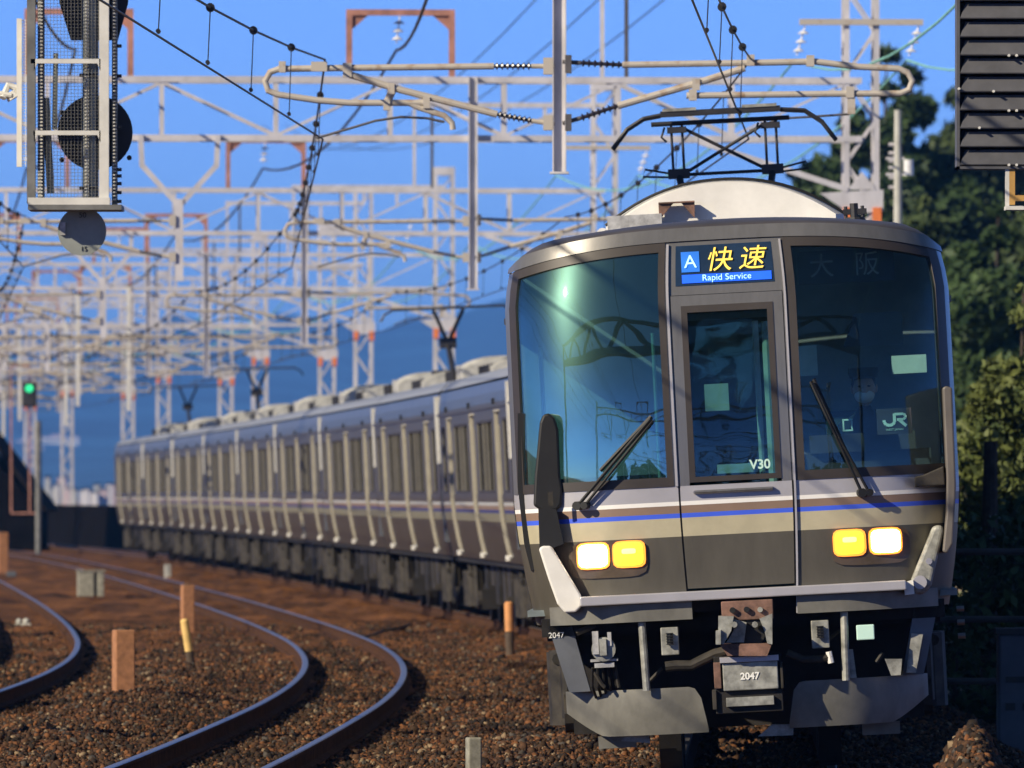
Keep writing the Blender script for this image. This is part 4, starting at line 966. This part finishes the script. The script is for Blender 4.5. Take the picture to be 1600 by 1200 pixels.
# ------------------------------------------------ wires
def sag_line(off,z,sag,r,name,m,label,group=None,cat='overhead wire',ys=None,n=12,drop=None,xo=0,own=None):
    ys=ys or PY_; pts_=[]
    for a_,b_ in zip(ys[:-1],ys[1:]):
        A=TP(a_,off,z);B=TP(b_,off,z)
        for k in range(n):
            u=k/n; p=A.lerp(B,u) ; p.z-=sag*4*u*(1-u); pts_.append(p)
    pts_.append(TP(ys[-1],off,z)); o0=Vector(pts_[0])
    q=MB(); q.tube([p-o0 for p in pts_],r,6); o=q.build(name,m,None,False,o0); tag(o,label,cat,group); return o,pts_,o0
names=['above the leading car','above the curved track beside the train','above the far left track','above the outermost left track']
for i,t in enumerate(TRK):
    e=empty("catenary_wire",TP(89,t,5.1)); tag(e,'overhead contact and messenger wires %s'%names[i],'overhead wire','catenary wires over the tracks')
    off=t+(-.08 if i==0 else -.06)
    def WP(y,o_,z_):
        k=max(0,min(len(PY_)-2,int((y+61)//50))); u=(y-PY_[k])/50; sg_=.06*(1 if k%2 else -1); p=TP(PY_[k],o_+sg_).lerp(TP(PY_[k+1],o_-sg_),u); p.z+=z_; return p
    q=MB(); q.tube([WP(y,off,5.055)-e.location for y in np.arange(-61,440,6.25)],.0085,6); q.build("contact_wire",'wire',e)
    q=MB(); P=[]
    for a_,b_ in zip(PY_[:-1],PY_[1:]):
        for k in range(10):
            u=k/10; y=a_+(b_-a_)*u; P.append(WP(y,off+.02,5.77-.32*4*u*(1-u)))
    q.tube([p-e.location for p in P],.0095,6); mw=q.build("messenger_wire",'wire',e)
    for a_,b_ in zip(PY_[2:8],PY_[3:9]):
        for k in range(1,10):
            u=k/10; y=a_+(b_-a_)*u; zt=5.77-.32*4*u*(1-u); p=WP(y,off+.02,zt)-e.location; p2=WP(y,off,5.07)-e.location
            q=MB(); g=MB(); q.tube([p,p2],.0045,4); g.tube([p-Vector((0,.05,0)),p+Vector((0,.05,0))],.034,10); g.tube([p2-Vector((0,.05,-.02)),p2+Vector((0,.05,.02))],.018,6)
            q.build("dropper",'wire',mw); g.build("wire_clamp",'wire',mw)
sag_line(-2.50,8.10,.55,.022,"feeder_cable",'wire','thick dark feeder cable hanging from the rust red frames, left of the nearest drop post','feeder cables')
sag_line(-7.0,8.10,.55,.022,"feeder_cable",'wire','thick dark feeder cable on the far left row of rust red frames','feeder cables')
sag_line(3.11,7.98,.9,.016,"power_line",'teal','pale green copper line hung from the inner ends of the mast crossarms','green power lines')
sag_line(4.69,7.98,.9,.016,"power_line",'teal','pale green copper line hung from the outer ends of the mast crossarms','green power lines')
for k,(x0,x1) in enumerate(((3.3,-3.1),(4.5,-2.0),(5.8,-.9))):
    q=MB(); q.tube([Vector((x0+(x1-x0)*u*1.0,120+u*140,11.6-.6*4*u*(1-u))) for u in np.linspace(-.8,2.2,30)],.014,5); o=q.build("telephone_line",'wire'); tag(o,['leftmost','middle','rightmost'][k]+' of three thin dark lines slanting across the top of the sky','overhead wire','thin dark lines slanting over the sky')

ga=empty("signal_gantry",TP(55)); tag(ga,'heavy signal gantry just above the top of the picture, mirrored in the windscreens','gantry')
q=MB(); q.bar((-14,0,6.9),(4.6,0,6.9),.4,.36); q.bar((-14,0,7.9),(4.6,0,7.9),.16)
for k in range(10): x_=-13.8+k*1.84; q.bar((x_,0,6.95 if k%2 else 7.85),(x_+1.84,0,7.85 if k%2 else 6.95),.16)
q.build("beam",'galvdark',ga)
for x_ in (-14,4.6): q=MB(); q.bar((x_,0,-.4),(x_,0,8),.28); q.build("mast",'galvdark',ga)

# ------------------------------------------------ near left signal structure
SY=78.0; SS=FPX/SY
def G(u,v,dy=0): return ((u-800)/SS,SY+dy,CAMH+(776-v)/SS)
def gbox(mb,u0,u1,v0,v1,dy0,dy1):
    a=G(u0,v1);b=G(u1,v0); mb.box(a[0],b[0],SY+dy0,SY+dy1,a[2],b[2])
sgn=empty("signal_cage",(0,0,0)); tag(sgn,'suspended wire mesh signal cage with black round targets, at the upper left corner','signal')
TOPV=-420
q=MB(); gbox(q,155,170,TOPV,310,0,.07); gbox(q,48,157,92,99,0,.05); gbox(q,52,157,204,211,0,.05); gbox(q,44,172,309,320,-.05,.08)
for v in (99,211): q.prism([(G(152,v)[0],G(0,v)[2]),(G(157,v)[0],G(0,v)[2]),(G(157,v+12)[0],G(0,v+12)[2])],SY,SY+.04); q.prism([(G(58,v)[0],G(0,v)[2]),(G(53,v)[0],G(0,v)[2]),(G(53,v+12)[0],G(0,v+12)[2])],SY,SY+.04)
gbox(q,22,30,25,258,.4,.45); gbox(q,40,44,28,255,.2,.45)
q.build("cage_frame",'cagewhite',sgn)
q=MB(); gbox(q,42,55,TOPV,318,.0,.10); gbox(q,172,180,TOPV,320,.35,.5); gbox(q,44,190,320,328,-.05,.55); gbox(q,56,66,TOPV,310,.30,.42); gbox(q,143,150,TOPV,310,.35,.45)
q.build("cage_frame",'cagegrey',sgn)
q=MB(); 
for u in np.arange(62,156,5.4): gbox(q,u-.30,u+.30,TOPV,310,.05,.056)
for v in np.arange(-60,310,5.4): gbox(q,56,156,v-.30,v+.30,.057,.063)
q.build("mesh_panel",'cagegrey',sgn)
q=MB()
for u in np.arange(24,43,4): gbox(q,u-.35,u+.35,26,258,.41,.416)
for v in np.arange(28,258,5): gbox(q,24,42,v-.4,v+.4,.417,.423)
q.build("mesh_panel",'cagewhite',sgn)
q=MB(); q.tube([G(137,TOPV,.3),G(137,312,.3)],.055,14); q.tube([G(68,150,.35),G(76,300,.35)],.03,8); q.tube([G(84,80,.35),G(82,200,.35)],.02,8); pl=q.build("post",'disc',sgn)
for ua,ub,da in ((130,137,.20),(57,64,.26),(174,179,.32)):
    q=MB(); gbox(q,ua+2,ub-2,-60,310,da+.03,da+.045)
    for v in np.arange(-60,310,5.5): gbox(q,ua,ub,v,v+2.3,da,da+.035)
    q.build("toothed_strip",'cagewhite',pl)
def disc(mb,u,v,rpx,dy,th=.03,n=40): mb.tube([G(u,v,dy),G(u,v,dy+th)],rpx/SS,n)
q=MB(); disc(q,144,203,59,.55); q.tube([G(144,203,.3),G(144,203,.55)],.10,16); 
for u,v in ((92,172),(92,246),(198,243)): disc(q,u,v,4,.5,.04,10)
q.build("signal_target",'signalblack',sgn)
q=MB(); q.prism([(G(84,0)[0],G(0,-60)[2]),(G(88,0)[0],G(0,0)[2]),(G(106,0)[0],G(0,58)[2]),(G(180,0)[0],G(0,58)[2]),(G(196,0)[0],G(0,0)[2]),(G(200,0)[0],G(0,-60)[2])],SY+.52,SY+.56); q.build("signal_target",'signalblack',sgn)
q=MB(); disc(q,126,360,38,.25,.02); lo=q.build("number_disc",'disc',sgn)
q=MB(); gbox(q,92,100,346,366,.22,.25); q.build("bracket_plate",'acgrey',lo)
text("15","disc_number",.055,'signalblack',lo,(G(129,0)[0],SY+.245,G(0,388)[2])); text("50","disc_number",.06,'signalblack',lo,(G(127,0)[0],SY+.245,G(0,335)[2]))
for v in (68,115,195,262,272,284,298,312): q=MB(); gbox(q,180,187,v-2,v+3,.35,.42); q.build("cable_clamp",'signalblack',sgn)
for v in (113,290): q=MB(); gbox(q,122,150,v,v+5,.22,.28); q.build("cable_clamp",'signalblack',sgn)
q=MB(); q.tube([G(28,136,.45),G(8,130,.45),G(0,150,.4)],.03,8); q.tube([G(12,140,.45),G(18,150,.45)],[.05,.06],12); q.tube([G(-8,142,.4),G(14,146,.4)],.02,8); q.build("bracket_insulator",'cagewhite',sgn)
q=MB(); q.bar(G(-700,-470,.2),G(400,-470,.2),.3,.35); q.bar(G(-700,-470,.2),G(-700,1200,.2),.3); q.build("gantry_beam",'galv',sgn)

# louvred back of the signal on the right
LY=72.0; LS=FPX/LY
def H_(u,v,dy=0): return ((u-800)/LS,LY+dy,CAMH+(776-v)/LS)
def lbox(mb,u0,u1,v0,v1,dy0,dy1):
    a=H_(u0,v1);b=H_(u1,v0); mb.box(a[0],b[0],LY+dy0,LY+dy1,a[2],b[2])
lv=empty("louvred_signal",(0,0,0)); tag(lv,'dark grey louvred signal housing with yellow bracket below, at the upper right corner','signal')
q=MB(); lbox(q,1495,1499.5,-230,264,-.02,.30); lbox(q,1700,1705,-230,264,-.02,.30); lbox(q,1495,1705,260,264,-.02,.3); q.build("side_plate",'louvre',lv)
q=MB(); lbox(q,1499,1700,-230,262,.31,.33); 
for v in np.arange(-230,262,28.6): lbox(q,1499,1700,v-1.5,v+2,.06,.31)
q.build("back_plate",'signalblack',lv)
q=MB()
for k,v in enumerate(np.arange(-228,250,28.6)):
    z0=H_(0,v+27)[2]; z1=H_(0,v+4.5)[2]; xa=H_(1500,0)[0]; xb=H_(1509,0)[0]; xc=H_(1700,0)[0]
    q.add([(xa,LY-.03,z0),(xc,LY-.03,z0),(xc,LY+.03,z1),(xb,LY+.03,z1),(xa,LY-.025,z0-.008),(xc,LY-.025,z0-.008),(xc,LY+.045,z1-.008),(xb,LY+.045,z1-.008)],[(0,1,2,3),(4,7,6,5),(0,4,5,1),(1,5,6,2),(2,6,7,3),(3,7,4,0)])
q.build("louvre_slat",'louvre',lv)
q=MB()
for u,v in ((1576,87),(1588,87),(1576,173),(1588,173),(1576,258),(1588,258),(1498,139),(1552,143),(1530,200)): q.tube([H_(u,v,-.06),H_(u,v,.0)],.010,8)
q.build("bolt",'cagewhite',lv)
q=MB(); lbox(q,1571,1577,264,322,.0,.06); lbox(q,1571,1700,322,328,-.05,.2); q.build("bracket",'cagewhite',lv)
q=MB(); lbox(q,1577,1586,264,320,.0,.06); lbox(q,1586,1690,305,314,.0,.06); q.build("bracket",'yellow',lv)
q=MB(); q.tube([H_(1690,-230,.2),H_(1690,1200,.2)],.09,14); q.build("post",'galv',lv)

# ------------------------------------------------ lineside things
def GP(u,v,zg=-.12):        # ground point from a photo pixel
    s=(776-v)/-(CAMH-zg)/-1 if False else (v-776)/(CAMH-zg); y=FPX/s; return ((u-800)/s,y,s)
def stake(u,vb,vt,wpx,ms,label,name="concrete_stake",lean=0,split=None,group=None,cat='marker stake',rnd=False):
    x,y,s=GP(u,vb); h=(vb-vt)/s; w_=wpx/s; z0=-.12
    e=empty(name,(x,y,z0)); e.rotation_euler=(0,lean,.25); tag(e,label,cat,group)
    def seg(a_,b_,m,nm):
        q=MB()
        if rnd: q.tube([(0,0,a_),(0,0,b_-.02),(0,0,b_)],[w_/2,w_/2,w_/2*.6],14)
        else: q.box(-w_/2,w_/2,-w_/2,w_/2,a_,b_)
        o=q.build(nm,m,e); 
        if not rnd: bevel(o,.012,2)
    if split: seg(-.35,h*split,ms[0],"shaft"); seg(h*split,h,ms[1],"painted_top")
    else:
        seg(-.35,h,ms[0],"shaft")
        q=MB(); q.tube([(0,0,h-.005),(0,0,h+.015)],w_*.3,10); q.build("cap_stud",'stakedark',e)
    return e
stake(193,1092,984,31,['stake'],'tall brown concrete post, the largest, between the two left tracks',group='brown concrete posts')
stake(293,990,914,19,['stake'],'brown concrete post behind the leaning yellow topped stake',group='brown concrete posts')
stake(300,1046,966,13,['stakedark','stakeyellow'],'leaning dark stake with bright yellow upper half',name="leaning_stake",lean=-.16,split=.36,rnd=True)
stake(797,1020,940,14,['stakedark','stakeorange'],'upright stake with orange top beside the leading car',name="painted_stake",lean=-.03,split=.42,rnd=True)
stake(740,1206,1152,22,['marker'],'small grey concrete marker at the bottom edge left of the train',name="marker_block")
stake(157,850,831,11,['concrete'],'small white post on the far left ballast near the last carriage',name="white_post")
stake(262,902,882,9,['concrete'],'small pale post beyond the curved rail in the middle distance',name="white_post")
stake(35,852,823,11,['stake'],'far brown post in front of the dark wall at the left',group='brown concrete posts')
stake(4,895,832,15,['stake'],'blurred orange brown post at the very left edge',group='brown concrete posts')
stake(148,845,820,8,['stake'],'thin far brown post close to the last carriage',group='brown concrete posts')
def cable_box(u0,u1,vt,vb,m,label,name="trackside_box"):
    x,y,s=GP((u0+u1)/2,vb); e=empty(name,(x,y,-.15)); e.rotation_euler=(0,0,.1); tag(e,label,'trackside box'); w_=(u1-u0)/s; h=(vb-vt)/s+.03
    q=MB(); q.box(-w_/2,w_*.12,-.2,.2,0,h); q.box(w_*.24,w_/2,-.2,.2,0,h); bevel(q.build("case",m,e),.02); q=MB(); q.box(w_*.12,w_*.24,-.17,.2,0,h*.97); q.build("slot",'black',e)
    q=MB(); q.box(-w_/2-.02,w_/2+.02,-.22,.22,h,h+.03); q.build("lid",m,e)
cable_box(121,162,893,930,'marker','weathered grey brown trackside box with a dark slot, left of the brown posts')
x,y,s=GP(36,975); q=MB(); ell(q,(x-.06,y,-.08),(.05,.05,.045),8); o=q.build("balise_lamp",'concrete'); q=MB(); ell(q,(x+.05,y,-.08),(.055,.05,.05),8); 
bpy.data.objects.remove(o); q=MB(); ell(q,(-.06,0,0),(.05,.05,.045),8); ell(q,(.05,0,0),(.055,.05,.05),8); q.box(-.12,.12,-.04,.04,-.08,-.03); o=q.build("track_insulator",'concrete',None,True,(x,y,-.08)); tag(o,'pair of small white knobs lying between the rails of the far left track','track fitting')
q=MB(); q.box(-.12,.12,-.1,.1,0,.14); x,y,s=GP(18,900); o=bevel(q.build("blue_box",'cabinet',None,False,(x,y,-.14)),.015); tag(o,'tiny blue grey box at the left edge beside the blurred post','trackside box')
# vegetation and stones between tracks handled by ballast; cables across the ballast
# cabinet and fence in the shade on the right
CY=82.; CS=FPX/CY
def K(u,v,dy=0): return ((u-800)/CS,CY+dy,CAMH+(776-v)/CS)
cb=empty("equipment_cabinet",K(1590,1115)); tag(cb,'blue grey equipment cabinet in deep shade at the lower right edge','cabinet'); cb.location.z=-.65
q=MB(); q.box(-.16,.30,0,.35,0,.0+1.35); bevel(q.build("case",'cabinet',cb),.02); q=MB(); q.box(-.18,.32,-.02,.37,1.35,1.40); q.build("lid",'fence',cb)
q=MB(); q.box(-.10,.18,-.012,0,.95,1.0); q.box(-.10,-.02,-.012,0,.72,.78); q.box(.04,.12,-.012,0,.72,.78); q.build("door_vent",'fence',cb)
fn=empty("pipe_fence",K(1500,1100)); fn.location.z=-.6; tag(fn,'low grey pipe fence in shade behind the leading car at the right','fence')
q=MB()
for z in (1.95,1.35,.8): q.tube([(-1.0,6,z),(6,6,z)],.03,8)
q.build("rail",'fence',fn); 
for x in (-.6,1.2,3.0,4.8):
    q=MB(); q.tube([(x,6,-.4),(x,6,2.0)],.04,8); q.build("fence_post",'fence',fn)
# utility pole on the right
UY=150.; US=FPX/UY
up=empty("utility_pole",((1403-800)/US,UY,-.5)); tag(up,'slim pale concrete utility pole with small insulators, in front of the trees','utility pole')
zt=CAMH+(776-172)/US+.5
q=MB(); q.tube([(0,0,0),(0,0,zt)],[.11,.055],14); q.build("pole",'concrete',up)
q=MB(); z=CAMH+(776-262)/US+.5; q.tube([(.16,0,z-.12),(.16,0,z+.12)],.075,12); q.build("transformer",'porcelain',up); q=MB(); q.box(-.18,.12,-.03,.03,z-.12,z-.08); q.box(-.18,.1,-.03,.03,z+.12,z+.16)
for dz in (-.3,-.15,0,.1,.22,.35): q.tube([(-.14,0,z+dz),(-.04,0,z+dz)],.03,6)
q.build("crossarm",'galv',up)

# ------------------------------------------------ far left: green signal, shed, wall
GY=322.; GS=FPX/GY
e=empty("green_signal",((60-800)/GS,GY,-.3)); tag(e,'distant signal showing a green light on a slim post at the far left','signal')
q=MB(); q.tube([(0,0,0),(0,0,4.6)],.10,10); q.build("post",'cagegrey',e)
q=MB(); z=CAMH+(776-616)/GS+.3; x=(46-60)/GS; q.box(x-.24,x+.24,-.15,.15,z-.42,z+.40); 
hd2=bevel(q.build("signal_head",'signalblack',e),.06)
q=MB(); z2=CAMH+(776-607)/GS+.3; q.tube([(x,-.19,z2),(x,-.16,z2)],.125,18); q.build("green_lamp",'green',hd2)
q=MB(); q.bar((-.9,.2,1.6),(-.9,.2,6.4),.05); q.bar((-.3,.2,1.6),(-.3,.2,6.4),.05); q.bar((-.9,.2,1.6),(-.0,.2,1.6),.05); q.bar((-.9,.2,6.4),(-.3,.2,6.4),.05); q.build("maintenance_frame",'rust',e)
RY=365.; RS=FPX/RY
e=empty("lineside_shed",((0-800)/RS,RY,-.4)); tag(e,'dark shed with a sloping roof rising at the lower left edge','shed')
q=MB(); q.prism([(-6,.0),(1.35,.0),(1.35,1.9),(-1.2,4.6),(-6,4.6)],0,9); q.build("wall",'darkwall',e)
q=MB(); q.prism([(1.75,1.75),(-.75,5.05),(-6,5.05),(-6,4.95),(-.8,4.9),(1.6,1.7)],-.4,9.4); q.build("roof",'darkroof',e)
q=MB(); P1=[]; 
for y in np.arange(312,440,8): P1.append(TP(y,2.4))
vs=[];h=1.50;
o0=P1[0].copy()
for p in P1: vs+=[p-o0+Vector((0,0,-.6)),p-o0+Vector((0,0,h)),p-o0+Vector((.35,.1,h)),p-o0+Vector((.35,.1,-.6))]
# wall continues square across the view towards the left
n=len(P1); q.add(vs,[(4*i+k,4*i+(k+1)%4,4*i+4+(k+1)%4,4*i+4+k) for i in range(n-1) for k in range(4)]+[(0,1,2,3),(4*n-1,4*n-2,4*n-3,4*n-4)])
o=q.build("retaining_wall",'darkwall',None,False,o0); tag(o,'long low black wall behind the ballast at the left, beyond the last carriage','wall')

# ------------------------------------------------ mountain, foot town
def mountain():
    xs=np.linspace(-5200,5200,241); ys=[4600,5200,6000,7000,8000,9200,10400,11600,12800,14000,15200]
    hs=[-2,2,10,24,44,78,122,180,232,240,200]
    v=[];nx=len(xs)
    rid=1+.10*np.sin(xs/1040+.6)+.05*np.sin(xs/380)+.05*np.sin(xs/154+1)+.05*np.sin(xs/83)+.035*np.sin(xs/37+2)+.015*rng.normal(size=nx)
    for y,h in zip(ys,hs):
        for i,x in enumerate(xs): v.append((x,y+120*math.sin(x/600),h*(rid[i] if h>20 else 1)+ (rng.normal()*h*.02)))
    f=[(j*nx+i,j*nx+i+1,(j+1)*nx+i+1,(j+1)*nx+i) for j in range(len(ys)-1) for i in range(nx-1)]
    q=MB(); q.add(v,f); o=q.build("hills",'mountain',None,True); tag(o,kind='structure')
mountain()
tn=[('white block high on the hillside, left of the distant signal post',38,24,690,718,8000,'housewhite'),
('wide white building on the hillside right of the signal post',92,62,684,706,8000,'housewhite'),('bright white low building on the hillside by the post',52,30,700,728,7700,'housewhite'),
('small pale building alone on the hillside near the train',172,14,694,712,8200,'housewhite'),('small white building below the wide hillside one',78,18,712,724,7700,'housewhite'),('faint pale building halfway to the train on the hillside',122,24,700,710,8100,'housewhite')]
for lab,u,wp,vt,vb,yy,m in tn:
    s=FPX/yy; x=(u-800)/s; zt=CAMH+(776-vt)/s; zb=CAMH+(776-vb)/s; wm=wp/s
    e=empty("hillside_building",(x,yy,0)); tag(e,lab,'building','white buildings on the hillside')
    q=MB(); q.box(-wm/2,wm/2,0,24,zb-14,zt); q.build("wall",m,e)
    q=MB(); q.box(-wm/2-.6,wm/2+.6,-.6,15,zt,zt+.9); q.box(-wm/5,wm/8,3,8,zt+.9,zt+2.4); q.build("roof",'housepink',e)
    q=MB()
    for k in range(int(wm/3)): q.box(-wm/2+1+k*3,-wm/2+2.6+k*3,-.15,.0,zt-3.2,zt-1.6)
    q.build("window",'darkroof',e)
tw=random.Random(11)
for k in range(16):
    u=54+k*9+tw.uniform(-3,3); yy=2500+tw.uniform(-80,80); s=FPX/yy; x=(u-800)/s; zt=CAMH+(776-tw.uniform(757,770))/s; wm=tw.uniform(7,14)/s*1.0
    if k in (2,5): zt=CAMH+(776-746)/s
    e=empty("town_building",(x,yy,0)); m=tw.choice(['housewhite','housepink','concrete']); pos=['leftmost','second','third','fourth','fifth','sixth','seventh','eighth','ninth','tenth','eleventh','twelfth','thirteenth','fourteenth','fifteenth','rightmost'][k]
    tag(e,'%s low %s block in the far town above the dark wall'%(pos,{'housewhite':'white','housepink':'pinkish','concrete':'grey'}[m]),'building','far town buildings along the horizon')
    q=MB(); q.box(-wm/2,wm/2,0,8,-2,zt); q.build("wall",m,e); q=MB(); q.box(-wm/2-.2,wm/2+.2,-.2,8.2,zt,zt+.4); q.build("roof",'darkroof',e)
# slope with path on the right
q=MB(); vs=[];xs=np.linspace(4.2,40,30); ys=np.linspace(105,240,30)
for y in ys:
    for x in xs: vs.append((x,y,-.7+(2.6*min(1,max(0,(x-6)/5))+1.4*min(1,max(0,(y-130)/60)))*min(1,max(0,(y-105)/14))*min(1,(x-4.2)/2)+.06*rng.normal()))
q.add(vs,[(j*30+i,j*30+i+1,(j+1)*30+i+1,(j+1)*30+i) for j in range(29) for i in range(29)])
M['grass']=mat("grass_slope",(.16,.20,.08),.95,0,.2,.35,c2=(.24,.17,.13),thresh=(.42,.58))
o=q.build("embankment",'grass',None,True); tag(o,kind='structure')

# ------------------------------------------------ trees
def leafmat(name,c,c2):
    m=mat(name,c,.6,0,.2,1.3,c2=c2,spec=.25); return m
M['pine']=leafmat("pine_needles",(.06,.10,.032),(.015,.035,.014))
M['pine2']=leafmat("cedar_leaves",(.085,.115,.038),(.022,.042,.018))
M['broad']=leafmat("broad_leaves",(.135,.155,.042),(.035,.06,.02))
def crown(name,blobs,n,ls,m,parent,seed,flat=1.0):
    r=np.random.default_rng(seed); vs=[]; wts=np.array([b[3]*b[4]*b[5] for b in blobs])**.75; wts/=wts.sum(); ns=(wts*n).astype(int)
    for b,k in zip(blobs,ns):
        d=r.normal(size=(k,3)); d/=np.linalg.norm(d,axis=1,keepdims=True); rad=r.uniform(.55,1.0,(k,1))**.5
        # lumpy surface
        lump=1+.22*np.sin(d[:,:1]*7+b[0])*np.sin(d[:,1:2]*6+b[2])*np.sin(d[:,2:3]*8)
        vs.append(np.array(b[:3])+d*rad*lump*np.array(b[3:6]))
    c=np.concatenate(vs); k=len(c); a=r.normal(size=(k,3)); a/=np.linalg.norm(a,axis=1,keepdims=True); b_=np.cross(a,r.normal(size=(k,3))); b_/=np.linalg.norm(b_,axis=1,keepdims=True)
    s=ls*r.uniform(.5,1.4,(k,1)); V=np.stack([c-a*s,c-b_*s*.45,c+a*s,c+b_*s*.45],1).reshape(-1,3); F=np.arange(4*k).reshape(k,4)
    me=bpy.data.meshes.new(name); me.from_pydata(V.tolist(),[],F.tolist()); me.materials.append(M[m]); o=bpy.data.objects.new(name,me); col.objects.link(o); o.parent=parent; return o
def tree(name,u,vtop,y,wpx,label,m,n,ls,seed,kind='pine',vbot=None):
    s=FPX/y; r=random.Random(seed); base=-.6; H=CAMH+(776-vtop)/s-base; wr=wpx/s/2
    e=empty(name,((u-800)/s,y,base)); tag(e,label,'tree','trees on the right behind the train')
    lo=.12 if vbot is None else 0
    q=MB(); q.tube([(0,0,0),(.1*wr,0,H*.35),(-.05*wr,.1,H*.7),(0,0,H*.96)],[wr*.09,wr*.07,wr*.04,.02],10)
    bl=[]
    L=14
    for k in range(L):
        f=lo+(1-lo)*(k/(L-1)); rr=wr*((1.05-f)**.75 if kind=='pine' else math.sqrt(max(.05,1-(2*f-1.0)**2)))
        for j in range(4 if f<.85 else 1):
            an=r.uniform(0,6.28); d=rr*(r.uniform(.35,.85) if f<.93 else .05); br=max(.13*wr,rr*r.uniform(.42,.62))
            cx,cy,cz=d*math.cos(an),d*math.sin(an),H*f*.97
            bl.append((cx,cy,cz,br,br,br*(.42 if kind=='pine' else .7)))
            q.tube([(0,0,max(.3,cz-.25*d-.2)),(cx*.6,cy*.6,cz-.1*d),(cx,cy,cz)],[wr*.03,wr*.02,.01],5)
    q.build("trunk",'bark',e); crown("crown",bl,n,ls,m,e,seed)
tree("pine_tree",1386,62,330,300,'tall dark pine whose tip shows beside the lattice mast','pine',42000,.30,1)
tree("pine_tree",1500,130,350,330,'dark pine right of the tallest one, behind the utility pole','pine2',40000,.32,2)
tree("pine_tree",1335,165,300,300,'dark low pine whose left side borders the sky','pine',36000,.28,3,kind='round')
tree("pine_tree",1590,90,380,260,'dark pine behind the louvred signal at the right edge','pine',34000,.34,4)
tree("cedar_tree",1425,95,310,250,'dark dense cedar filling the gap beside the lattice mast','pine',46000,.28,12,kind='round')
tree("cedar_tree",1530,50,335,270,'dark dense cedar rising behind the louvred signal housing','pine2',46000,.30,13,kind='round')
tree("broadleaf_tree",1440,300,230,240,'bushy green tree directly behind the right end of the leading car','pine2',42000,.19,5,kind='round')
tree("broadleaf_tree",1560,310,215,220,'bushy dark tree under the louvred signal','pine',40000,.18,6,kind='round')
tree("broadleaf_tree",1660,240,260,260,'bushy green tree cut by the right edge of the photo','pine2',32000,.22,8,kind='round')
tree("broadleaf_tree",1600,430,118,190,'nearest tree with sunlit yellow green leaves at the right edge','broad',15000,.075,7,kind='round')
tree("shrub",1540,560,135,120,'yellow green bush beside the right end of the leading car','broad',9000,.08,9,kind='round')
q=MB(); s=FPX/100; q.tube([((1547-800)/s,100,-.8),((1546-800)/s,100,1.2),((1548-800)/s,100,2.4)],[.11,.09,.07],10); o=q.build("dead_trunk",'bark'); tag(o,'thick dark trunk standing in shade just right of the leading car','tree')

# trees behind the camera, seen only mirrored in the windscreens
_src=[o for o in col.objects if o.name.startswith('broadleaf_tree') and o.parent is None][:2]
for k,(x_,y_) in enumerate(((-34,-60),(-22,-72),(-11,-64),(2,-75),(14,-62),(26,-70))):
    c=copy_tree(_src[k%2]); c.location=(x_,y_,-.6); c.rotation_euler=(0,0,k*1.3); c.scale=(3.4,3.0,1.25)
    tag(c,'row of dark green trees behind the camera position, seen only mirrored in the windscreens','tree','trees behind the camera')

# ------------------------------------------------ lineside scrub, cable, hedge added for shade
M['scrub']=mat("dry_scrub",(.06,.032,.018),.9,0,.3,9,c2=(.018,.012,.008),spec=.1)
def scrub(u,v,wm,label,n=700):
    x,y,s=GP(u,v); e=empty("dry_scrub",(x,y,-.20)); tag(e,label,'low scrub','dark dry scrub on the ballast')
    r=random.Random(int(u)); bl=[(r.uniform(-wm/2,wm/2),r.uniform(-1.5,1.5),.04,r.uniform(.06,.13),.3,r.uniform(.04,.09)) for k in range(9)]
    crown("foliage",bl,n,.02,'scrub',e,int(u+v)); q=MB()
    for b in bl[:5]: q.tube([(b[0],b[1],0),(b[0]*1.05,b[1],.10)],.004,4)
    q.build("stem",'scrub',e)
scrub(235,1020,.34,'dark scrub clump just behind the largest brown post'); scrub(830,1040,.5,'dark scrub patch beside the left end of the leading car',1400)
scrub(770,1150,.5,'dark scrub clump near the grey marker at the bottom'); scrub(60,1110,.5,'dark scrub clump at the lower left between the rails'); scrub(860,1075,.3,'dark scrub under the left stay of the snow plough')
q=MB(); A=GP(560,1000); o0=Vector((A[0],A[1],-.15)); P=[]
for u,v in ((560,1000),(600,990),(640,978),(700,965),(760,958),(850,952)):
    x,y,s=GP(u,v,-.16); P.append(Vector((x,y,ground_h(np.array([x]),np.array([y]))[0]+.02))-o0)
q.tube(P,.022,8); o=q.build("lineside_cable",'black',None,True,o0); tag(o,'thin dark cable lying across the ballast towards the leading car','cable')
he=empty("hedge",(5.0,96,-.7)); tag(he,'dark hedge at the right edge, added to deepen the shade beside the train','hedge')  # added foliage that blocks sky light and darkens the lower right
crown("foliage",[(x_,y_,1.2,.7,1.2,1.25+.15*math.sin(x_*3)) for x_ in np.arange(-.75,5,.5) for y_ in (0,6)],30000,.07,'pine',he,77)
q=MB()
for x_ in np.arange(-.7,5,.7): q.tube([(x_,0,0),(x_,0,1.2)],.03,6)
q.build("stem",'bark',he)

# ------------------------------------------------ haze
HAZE=True
if HAZE:
    q=MB(); q.box(-5600,5600,-400,15700,-4,300); o=q.build("haze",'white'); m=bpy.data.materials.new("haze_air"); m.use_nodes=True; n=m.node_tree; n.nodes.clear()
    out=n.nodes.new("ShaderNodeOutputMaterial"); pv=n.nodes.new("ShaderNodeVolumePrincipled"); pv.inputs["Color"].default_value=(.12,.38,1.0,1); pv.inputs["Density"].default_value=.0001; pv.inputs["Anisotropy"].default_value=.0
    n.links.new(pv.outputs[0],out.inputs["Volume"]); o.data.materials.clear(); o.data.materials.append(m); tag(o,kind='stuff')
